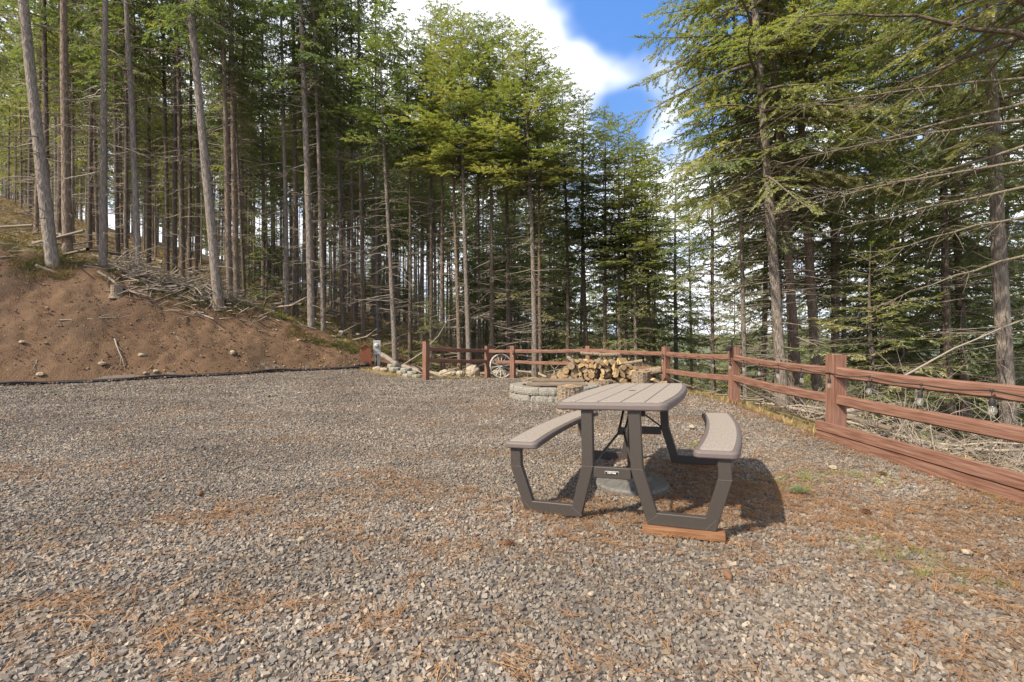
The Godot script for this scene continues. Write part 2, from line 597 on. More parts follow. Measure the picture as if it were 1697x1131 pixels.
func view() -> void:
	var cam := Camera3D.new()
	cam.name = "camera"
	add_child(cam)
	cam.position = Vector3(0, EYE, 0)
	cam.keep_aspect = Camera3D.KEEP_HEIGHT
	cam.fov = 70.5
	cam.near = 0.05
	cam.far = 9000.0
	cam.current = true
	var env := Environment.new()
	env.background_mode = Environment.BG_SKY
	env.tonemap_mode = Environment.TONE_MAPPER_LINEAR
	env.tonemap_exposure = 5.0
	env.sdfgi_enabled = true
	env.ssao_enabled = true
	env.ssil_enabled = true
	var sky := Sky.new()
	var sm := PanoramaSkyMaterial.new()
	sm.panorama = sky_picture()
	sky.sky_material = sm
	env.sky = sky
	var we := WorldEnvironment.new()
	we.name = "world"
	we.environment = env
	add_child(we)
	var sun := DirectionalLight3D.new()
	sun.name = "sun"
	add_child(sun)
	sun.look_at_from_position(Vector3.ZERO, -Vector3(-0.60, 0.69, 0.40), Vector3.UP)
	sun.light_energy = 0.6
	sun.light_angular_distance = 1.0
	sun.light_color = Color(1.0, 0.94, 0.84)
	sun.shadow_enabled = true

# broken cloud over a blue sky
func sky_picture() -> ImageTexture:
	var f := FastNoiseLite.new()
	f.seed = 4
	f.frequency = 0.9
	f.fractal_octaves = 5
	f.fractal_gain = 0.55
	var w := 1024
	var h := 512
	var im := Image.create(w, h, false, Image.FORMAT_RGBF)
	var holes := []
	for q in [[13.5, 33, 8.0], [12.0, 25.5, 4.5], [30, 30, 11], [44, 24, 9], [58, 35, 12], [-25, 62, 10], [100, 40, 14], [150, 25, 12], [-110, 35, 13], [-160, 50, 12], [60, 65, 12], [-60, 22, 7], [-140, 18, 8]]:
		var a := deg_to_rad(q[0])
		var e := deg_to_rad(q[1])
		holes.append([Vector3(sin(a) * cos(e), sin(e), -cos(a) * cos(e)), deg_to_rad(q[2])])
	for j in h:
		var el := PI * (0.5 - (j + 0.5) / h)
		for i in w:
			var az := TAU * (i + 0.5) / w
			var dr := Vector3(sin(az) * cos(el), sin(el), -cos(az) * cos(el))
			if dr.y < -0.03:
				im.set_pixel(i, j, Color(0.36, 0.35, 0.33))
				continue
			var p := dr / (absf(dr.y) + 0.35) * 2.2
			var s := f.get_noise_3d(p.x, p.y, p.z)
			var gap := 0.0
			for hole in holes:
				gap = maxf(gap, 1.0 - dr.angle_to(hole[0]) / (hole[1] * (1.0 + 0.9 * s)))
			var cover := 1.0 - sstep(-0.2, 0.7, gap + 0.75 * s)
			cover = lerpf(cover, 1.0, 0.02)
			var k := pow(1.0 - maxf(dr.y, 0.0), 3.0)
			var blue := Color(0.013, 0.055, 0.165).lerp(Color(0.12, 0.185, 0.28), k)
			var white := Color(0.20, 0.212, 0.235).lerp(Color(0.43, 0.43, 0.435), clampf(0.62 + 0.9 * f.get_noise_3d(p.x * 2.2 + 9.0, p.y * 2.2, p.z * 2.2) + 0.5 * s, 0, 1))
			im.set_pixel(i, j, blue.lerp(white, cover))
	return ImageTexture.create_from_image(im)


func ground() -> void:
	# forest floor: one sheet out to the far valley, finest near the camera
	var rows := []
	var cols := []
	var r := 0.6
	while r < 1500.0:
		var row := []
		var cr := []
		for j in 301:
			var q := j / 300.0 * 2.0 - 1.0
			var a := PI * (0.32 * q + 0.68 * q * q * q)
			var x := r * sin(a)
			var d := r * cos(a)
			var y := land(x, d)
			var sd := pad_sd(x, d)
			var sb := bank_sb(x, d)
			y -= 0.14 * sstep(0.1, -0.5, sd)
			if sb.x > -9.0 and sb.x < 13.0 and sb.y > 0.0 and sb.y < bank_w(sb.x) + 1.0:
				y -= 0.16 * sstep(0.0, 0.5, sb.y) * sstep(bank_w(sb.x) + 1.0, bank_w(sb.x) + 0.3, sb.y) * sstep(-9, -8, sb.x) * sstep(13, 11.5, sb.x)
			row.append(Vector3(x, y, -d))
			var t := n_b.get_noise_2d(x * 2.0, d * 2.0)
			var c := lin(.15, .105, .06).lerp(lin(.23, .185, .095), clampf(0.5 + t, 0, 1))
			c = c.lerp(lin(.1, .13, .04), clampf(n_a.get_noise_2d(x * 3.0 + 90.0, d * 3.0) * 2.2 - 0.35, 0, 0.7))
			c = c.lerp(lin(.2, .15, .095).lerp(lin(.36, .285, .19), clampf(0.5 + 1.5 * n_c.get_noise_2d(x * 0.5, d * 0.5), 0, 1)), sstep(-14, -26, x) * 0.75)
			cr.append(c.lerp(lin(.05, .065, .03), sstep(70, 160, r)))
		rows.append(row)
		cols.append(cr)
		r *= 1.05 if r < 60.0 else 1.16
	var g := obj("forest_ground", sheet(rows, cols, M.floor))
	tag(g, "", "", "", "structure")
	# gravel yard
	rows = []
	cols = []
	r = 0.5
	while r < 27.0:
		var row := []
		var cr := []
		for j in 221:
			var a := deg_to_rad(lerpf(-75, 75, j / 220.0))
			var x := r * sin(a)
			var d := r * cos(a)
			var sd := pad_sd(x, d) + 0.22 * n_c.get_noise_2d(x * 1.2, d * 1.2)
			row.append(Vector3(x, land(x, d) - 0.13 * sstep(0.0, 0.35, sd), -d))
			var t := n_a.get_noise_2d(x * 9.0, d * 4.0)
			var c := lin(.13, .115, .103).lerp(lin(.165, .14, .118), clampf(0.5 + t * 1.3, 0, 1))
			c = c.lerp(lin(.2, .118, .062), clampf(n_b.get_noise_2d(x * 5.0, d * 11.0) * 1.3 - 0.1 + 0.5 * sstep(2.2, 3.8, x), 0, 0.75))
			c.a = 1.0 if sd < 0.45 else 0.0
			cr.append(c)
		rows.append(row)
		cols.append(cr)
		r *= 1.026
	g = obj("gravel_ground", sheet(rows, cols, M.gravel))
	tag(g, "", "", "", "structure")
	# wooded hills beyond the valley
	rows = []
	cols = []
	r = 1300.0
	while r < 7000.0:
		var row := []
		var cr := []
		for j in 121:
			var a := deg_to_rad(lerpf(-75, 75, j / 120.0))
			var x := r * sin(a)
			var d := r * cos(a)
			var up := sstep(1500, 4200, r) * (60.0 + 150.0 * n_a.get_noise_2d(x * 0.012, d * 0.012)) - 60.0
			row.append(Vector3(x, up, -d))
			cr.append(lin(.06, .085, .06).lerp(lin(.1, .12, .07), 0.5 + n_b.get_noise_2d(x * 0.03, d * 0.03)))
		rows.append(row)
		cols.append(cr)
		r *= 1.08
	g = obj("hills", sheet(rows, cols, M.hill))
	tag(g, "", "", "", "structure")


func bank() -> void:
	var rows := []
	var cols := []
	for i in 230:
		var s := lerpf(-9.5, 13.2, i / 229.0)
		var w := bank_w(s)
		var row := []
		var cr := []
		for j in 80:
			var t := j / 79.0
			var b := lerpf(-0.35, w + 1.1, t)
			var x := -13.1 + 0.868 * s - 0.496 * b
			var d := 12.4 + 0.496 * s + 0.868 * b
			var edge := sstep(0, 0.08, t) * sstep(1.0, 0.9, t) * sstep(-9.5, -8.8, s) * sstep(13.2, 11.5, s)
			var bump := 0.06 * n_c.get_noise_2d(x * 2.4, d * 2.4) + 0.09 * n_c.get_noise_2d(x * 6.0, d * 6.0) + 0.06 * n_c.get_noise_2d(x * 17.0, d * 17.0) + 0.07 * n_b.get_noise_2d(s * 9.0, b * 1.5)
			var y := land(x, d) - 0.1 + edge * (0.14 + bump * sstep(-0.2, 0.5, b))
			row.append(Vector3(x, y, -d))
			var k := n_b.get_noise_2d(x * 4.0, d * 4.0)
			var c := lin(.105, .066, .041).lerp(lin(.152, .096, .06), clampf(0.5 + k * 1.4, 0, 1))
			c = c.lerp(lin(.07, .048, .036), clampf(n_c.get_noise_2d(x * 1.3 + 40.0, d * 1.3) * 1.4 - 0.15 + 0.35 * sstep(0.45, 0.8, t), 0, 0.6))
			c = c.lerp(lin(.2, .165, .085), sstep(0.74, 0.9, t + 0.15 * k))
			c = c.lerp(lin(.12, .13, .045), sstep(0.76, 0.9, t) * clampf(n_c.get_noise_2d(x * 0.8, d * 0.8 + 70.0) * 2.5 - 0.2, 0, 0.8))
			cr.append(c)
		rows.append(row)
		cols.append(cr)
	var g := obj("earth_bank", sheet(rows, cols, M.dirt))
	tag(g, "", "", "", "structure")


func fence() -> void:
	var f := base("split_rail_fence", Vector3.ZERO)
	tag(f, "red stained split rail fence running round the edge of the gravel yard", "fence")
	var posts := [[-2.55, 14.3, 1.15], [-0.84, 16.6, 0.99], [0.03, 16.2, 1.0], [2.39, 15.0, 1.01], [3.86, 12.1, 1.02], [4.19, 9.1, 1.05], [3.82, 5.69, 1.0], [3.70, 2.35, 1.0]]
	var pts := []
	for i in posts.size():
		var q: Array = posts[i]
		var y := land(q[0], q[1])
		var m := MB.new()
		m.uvo = Vector2(rng.randf() * 3.0, rng.randf() * 3.0)
		var w := 0.158
		m.beam(Vector3(0, -0.35, 0), Vector3(0, q[2] - y, 0), w, w, 3, 0.02, rng, 0.1)
		# shallow bevelled cap of the post
		var o := obj("post", m.mesh(M.red), f)
		o.position = Vector3(q[0], y, -q[1])
		var nx: Array = posts[mini(i + 1, 7)]
		var pv: Array = posts[maxi(i - 1, 0)]
		o.rotation.y = atan2(-(nx[1] - pv[1]), nx[0] - pv[0]) * -1.0
		pts.append(Vector3(q[0], 0, -q[1]))
	# centre heights of the upper and lower rail at each post
	var hi := [0.94, 0.83, 0.83, 0.86, 0.84, 0.84, 0.80, 0.79]
	var lo := [0.60, 0.46, 0.46, 0.46, 0.42, 0.46, 0.475, 0.50]
	for i in 7:
		for h in [hi, lo]:
			var a: Vector3 = pts[i]
			var b: Vector3 = pts[i + 1]
			a.y = h[i] + rng.randf_range(-0.01, 0.01)
			b.y = h[i + 1] + rng.randf_range(-0.01, 0.01)
			var e := (b - a).normalized() * 0.03
			if i == 3 and h == lo:
				b = a.lerp(b, 0.99)
			var m := MB.new()
			m.uvo = Vector2(rng.randf() * 3.0, rng.randf() * 3.0)
			m.beam(a - e, b + e, 0.085, 0.115, 6, 0.09, rng, 0.3, 0.02)
			obj("rail", m.mesh(M.red), f)
	# two timbers on edge hold the gravel along the steep side
	for k in 2:
		var m := MB.new()
		m.uvo = Vector2(k * 0.7, k * 1.3)
		m.beam(Vector3(3.67 - k * 0.012, 0.05 + k * 0.112, -5.78), Vector3(3.56 - k * 0.012, 0.065 + k * 0.112, -1.6), 0.05, 0.105, 6, 0.02, rng, 0.08)
		var o := obj("retaining_board", m.mesh(M.red))
		tag(o, ["lower red retaining board half buried in gravel below the fence rails", "upper red retaining board with a long split, below the fence rails"][k], "board", "retaining boards under the fence")
	# stake
	var wheel := base("wagon_wheel", Vector3(-0.37, land(-0.37, 16.42) + 0.40, -16.48), 0.42)
	wheel.rotation.x = -0.12
	tag(wheel, "weathered wooden wagon wheel leaning behind the fence rails", "wheel")
	var m := MB.new()
	var ring := []
	var rr := []
	for i in 37:
		ring.append(Vector3(cos(TAU * i / 36.0), sin(TAU * i / 36.0), 0) * 0.40)
		rr.append(0.026)
	m.tube(ring, rr, 6, false)
	obj("rim", m.mesh(M.wheel), wheel)
	for i in 14:
		m = MB.new()
		var a := TAU * i / 14.0 + 0.1
		m.tube([Vector3(cos(a), sin(a), 0) * 0.05, Vector3(cos(a), sin(a), 0) * 0.2, Vector3(cos(a), sin(a), 0) * 0.39], [0.021, 0.018, 0.016], 6)
		obj("spoke", m.mesh(M.wheel), wheel)
	m = MB.new()
	m.xf = Transform3D(Basis(Vector3.RIGHT, PI / 2), Vector3.ZERO)
	m.lathe([Vector2(0, -0.09), Vector2(0.035, -0.09), Vector2(0.045, -0.05), Vector2(0.06, 0), Vector2(0.045, 0.05), Vector2(0.035, 0.09), Vector2(0, 0.09)], 14)
	obj("hub", m.mesh(M.wheel), wheel)


# ---------------------------------------------------------------- trees
var crowns := []
var trunks := []
var deads := []

# foliage of one fir: limbs and thousands of flat needle sprays along their twigs; base at the lowest limb
func crown_mesh(sd: int, hc: float, rad: float, step: float, per: int, sl: float, sw: float, sgap: float, tgap: float, lower: float) -> ArrayMesh:
	var r := RandomNumberGenerator.new()
	r.seed = sd
	var v := PackedVector3Array()
	var n := PackedVector3Array()
	var c := PackedColorArray()
	var ix := PackedInt32Array()
	var limb := MB.new()
	var y := 0.0
	var greens := [Color(.102, .112, .07), Color(.082, .098, .062), Color(.12, .126, .082), Color(.066, .084, .056), Color(.132, .13, .094)]
	while y < hc - 0.25:
		var t := y / hc
		var reach := rad * minf(lerpf(lower, 1.0, clampf(t / 0.22, 0, 1)), pow(1.0 - t, 0.72) * 1.12 + 0.04)
		var off := r.randf() * TAU
		for b in per:
			if r.randf() < 0.2:
				continue
			var az := off + TAU * b / per + r.randf_range(-0.35, 0.35)
			var out := Vector3(cos(az), 0, sin(az))
			var side := Vector3(-sin(az), 0, cos(az))
			var len := reach * r.randf_range(0.6, 1.12)
			var e := lerpf(0.02, 0.75, t) + r.randf_range(-0.22, 0.2)
			var dr := lerpf(0.5, 0.25, t) + r.randf_range(-0.08, 0.12)
			var y0 := y + r.randf_range(-0.5, 0.5) * step
			var bend := r.randf_range(-0.25, 0.25)
			var path := []
			var radii := []
			for k in 6:
				var u := k / 5.0
				path.append(out * (len * u) + side * (bend * len * u * u) + Vector3.UP * (y0 + len * (e * u - dr * u * u + 0.22 * u * u * u)))
				radii.append(lerpf(0.011 * len + 0.006, 0.004, u))
			limb.tube(path, radii, 4, false)
			var g: Color = greens[r.randi() % 5] * r.randf_range(0.8, 1.2)
			var u := 0.16 + r.randf() * 0.08
			var sgn := 1.0
			while u < 1.02:
				var fk := minf(u, 0.999) * 5.0
				var k := int(fk)
				var p: Vector3 = path[k].lerp(path[k + 1], fk - k)
				var tan: Vector3 = (path[k + 1] - path[k]).normalized()
				var tl := (0.14 + 0.34 * len * (1.0 - 0.75 * u) * minf(1.0, u * 2.2)) * r.randf_range(0.6, 1.15)
				tl = minf(tl, 0.95)
				var td := (tan * r.randf_range(0.55, 0.95) + side * sgn * r.randf_range(0.6, 1.0) + Vector3.UP * r.randf_range(-0.6, 0.2))
				if u > 0.97:
					td = tan + Vector3.UP * 0.1
				td = td.normalized()
				var across := td.cross(Vector3.UP).normalized()
				var q := sgap * r.randf()
				var flip := 1.0
				while q < tl + sgap * 0.5:
					for rp in 3:
						var dv := (td * r.randf_range(0.6, 1.0) + across * flip * r.randf_range(0.25, 0.85) + Vector3(0, r.randf_range(-0.55, 0.35), 0)).normalized()
						var l := sl * r.randf_range(0.65, 1.2)
						var s0 := p + td * minf(q, tl) + Vector3.DOWN * (0.12 * q * q)
						var wd := dv.cross(Vector3(r.randf_range(-0.7, 0.7), 1.0, r.randf_range(-0.7, 0.7))).normalized() * sw * r.randf_range(0.7, 1.25)
						var gn := wd.cross(dv)
						if gn.y < 0.0:
							wd = -wd
							gn = -gn
						var nn := (gn.normalized() + Vector3.UP * 0.35 + out * 0.35).normalized()
						var mid := s0 + dv * l * 0.45
						var cc := g * r.randf_range(0.78, 1.25)
						if q > tl * 0.75:
							cc = cc.lerp(Color(.15, .15, .085), 0.3)
						cc.a = 1.0
						var i0 := v.size()
						v.push_back(s0)
						v.push_back(mid + wd)
						v.push_back(s0 + dv * l)
						v.push_back(mid - wd)
						for z in 4:
							n.push_back(nn)
							c.push_back(cc)
						# front faces run clockwise seen along the normal
						ix.append_array(PackedInt32Array([i0, i0 + 2, i0 + 1, i0, i0 + 3, i0 + 2]) if (dv * l).cross(mid + wd - s0).dot(nn) < 0.0 else PackedInt32Array([i0, i0 + 1, i0 + 2, i0, i0 + 2, i0 + 3]))
						flip = -flip
					q += sgap * r.randf_range(0.75, 1.25)
				sgn = -sgn
				u += tgap / len * r.randf_range(0.7, 1.3)
		y += step * r.randf_range(0.75, 1.25)
	var a := []
	a.resize(Mesh.ARRAY_MAX)
	a[Mesh.ARRAY_VERTEX] = v
	a[Mesh.ARRAY_NORMAL] = n
	a[Mesh.ARRAY_COLOR] = c
	a[Mesh.ARRAY_INDEX] = ix
	var m := ArrayMesh.new()
	m.add_surface_from_arrays(Mesh.PRIMITIVE_TRIANGLES, a)
	m.surface_set_material(0, M.needle[1])
	limb.add_to(m, M.twig)
	return m

# trunk 20 m high and 0.36 m thick at the foot
func trunk_mesh(sd: int) -> ArrayMesh:
	var r := RandomNumberGenerator.new()
	r.seed = sd
	var m := MB.new()
	var path := []
	var radii := []
	var ph := r.randf() * TAU
	var f := FastNoiseLite.new()
	f.seed = sd
	f.frequency = 0.9
	for i in 27:
		var t := pow(i / 26.0, 1.35)
		path.append(Vector3(sin(t * 5.0 + ph) - sin(ph), 0, cos(t * 4.0 + ph) - cos(ph)) * 0.09 + Vector3.UP * (t * 20.4 - 0.4))
		radii.append(0.18 * (pow(1.0 - t, 0.85) * 0.9 + 0.05 + 0.38 * exp(-t * 20.0 / 0.35)))
	var first := m.v.size()
	m.tube(path, radii, 14, false, 1.0)
	# lumps, flattened sides and knots
	for i in m.v.size():
		var p := m.v[i]
		var k := f.get_noise_3d(p.x * 5.0, p.y * 1.3, p.z * 5.0)
		m.v[i] = p + m.n[i] * k * 0.022
	return m.mesh(M.bark[0])

# dead twigs on 10 m of bare trunk
func dead_mesh(sd: int, cnt: int, long: float) -> ArrayMesh:
	var r := RandomNumberGenerator.new()
	r.seed = sd
	var m := MB.new()
	for i in cnt:
		var az := r.randf() * TAU
		var out := Vector3(cos(az), 0, sin(az))
		var side := Vector3(-out.z, 0, out.x)
		var y := 0.8 + 9.2 * pow(r.randf(), 0.75)
		var len := long * r.randf_range(0.15, 1.0) * r.randf_range(0.4, 1.0)
		var e := r.randf_range(-0.25, 0.2)
		var dp := r.randf_range(-0.1, 0.3)
		var path := []
		var radii := []
		for k in 5:
			var u := k / 4.0
			path.append(out * (0.05 + len * u) + side * (len * 0.25 * u * u * r.randf_range(-1, 1)) + Vector3.UP * (y + len * (e * u - dp * u * u)))
			radii.append(lerpf(0.013 * minf(len, 1.2) + 0.003, 0.003, u))
		m.tube(path, radii, 3, false)
		var tw := int(len * 5.0)
		for j in tw:
			var u := r.randf_range(0.2, 1.0)
			var fk := minf(u * 4.0, 3.99)
			var p: Vector3 = path[int(fk)].lerp(path[int(fk) + 1], fk - int(fk))
			var td := (out * 0.7 + side * r.randf_range(-1.0, 1.0) + Vector3.UP * r.randf_range(-0.5, 0.3)).normalized() * r.randf_range(0.12, 0.42) * minf(1.0, len)
			m.tube([p, p + td * 0.5 + Vector3(0, 0.02, 0), p + td], [0.0045, 0.0035, 0.002], 3, false)
	return m.mesh(M.dead)

const CROWN_H := [12.0, 12.0, 11.0, 14.0, 14.0, 5.0, 14.0, 14.0, 13.0, 13.0]
const CROWN_R := [2.3, 2.3, 1.5, 2.6, 2.6, 1.6, 2.9, 2.9, 2.3, 2.3]

func tree(called: String, x: float, d: float, diam: float, h: float, cb: float, rad: float, lean: float, kind: int, green: int, bark: int, label: String, group: String, dead := true) -> Node3D:
	var t := base(called, P(x, d, -0.08), rng.randf() * TAU)
	t.rotation = Vector3(0, 0, 0)
	t.basis = Basis(Vector3.FORWARD, atan(lean)) * Basis(Vector3.RIGHT, rng.randf_range(-0.02, 0.02))
	tag(t, label, "tree", group)
	var turn := rng.randf() * TAU
	if kind != 5:
		var o := obj("trunk", trunks[rng.randi() % trunks.size()], t)
		o.scale = Vector3(diam / 0.36, h / 20.0, diam / 0.36)
		o.rotation.y = turn
		o.set_surface_override_material(0, M.bark[bark])
	var cr := obj("crown", crowns[kind], t)
	cr.position.y = cb
	cr.scale = Vector3(rad / CROWN_R[kind], (h - cb) / CROWN_H[kind], rad / CROWN_R[kind])
	cr.rotation.y = turn
	cr.set_surface_override_material(0, M.needle[green])
	if dead:
		var db := obj("dead_branches", deads[rng.randi() % deads.size()], t)
		tag(db, "", "", "", "stuff")
		db.scale = Vector3(1, (cb + 0.8) / 10.0, 1)
		db.rotation.y = turn + 1.0
	return t

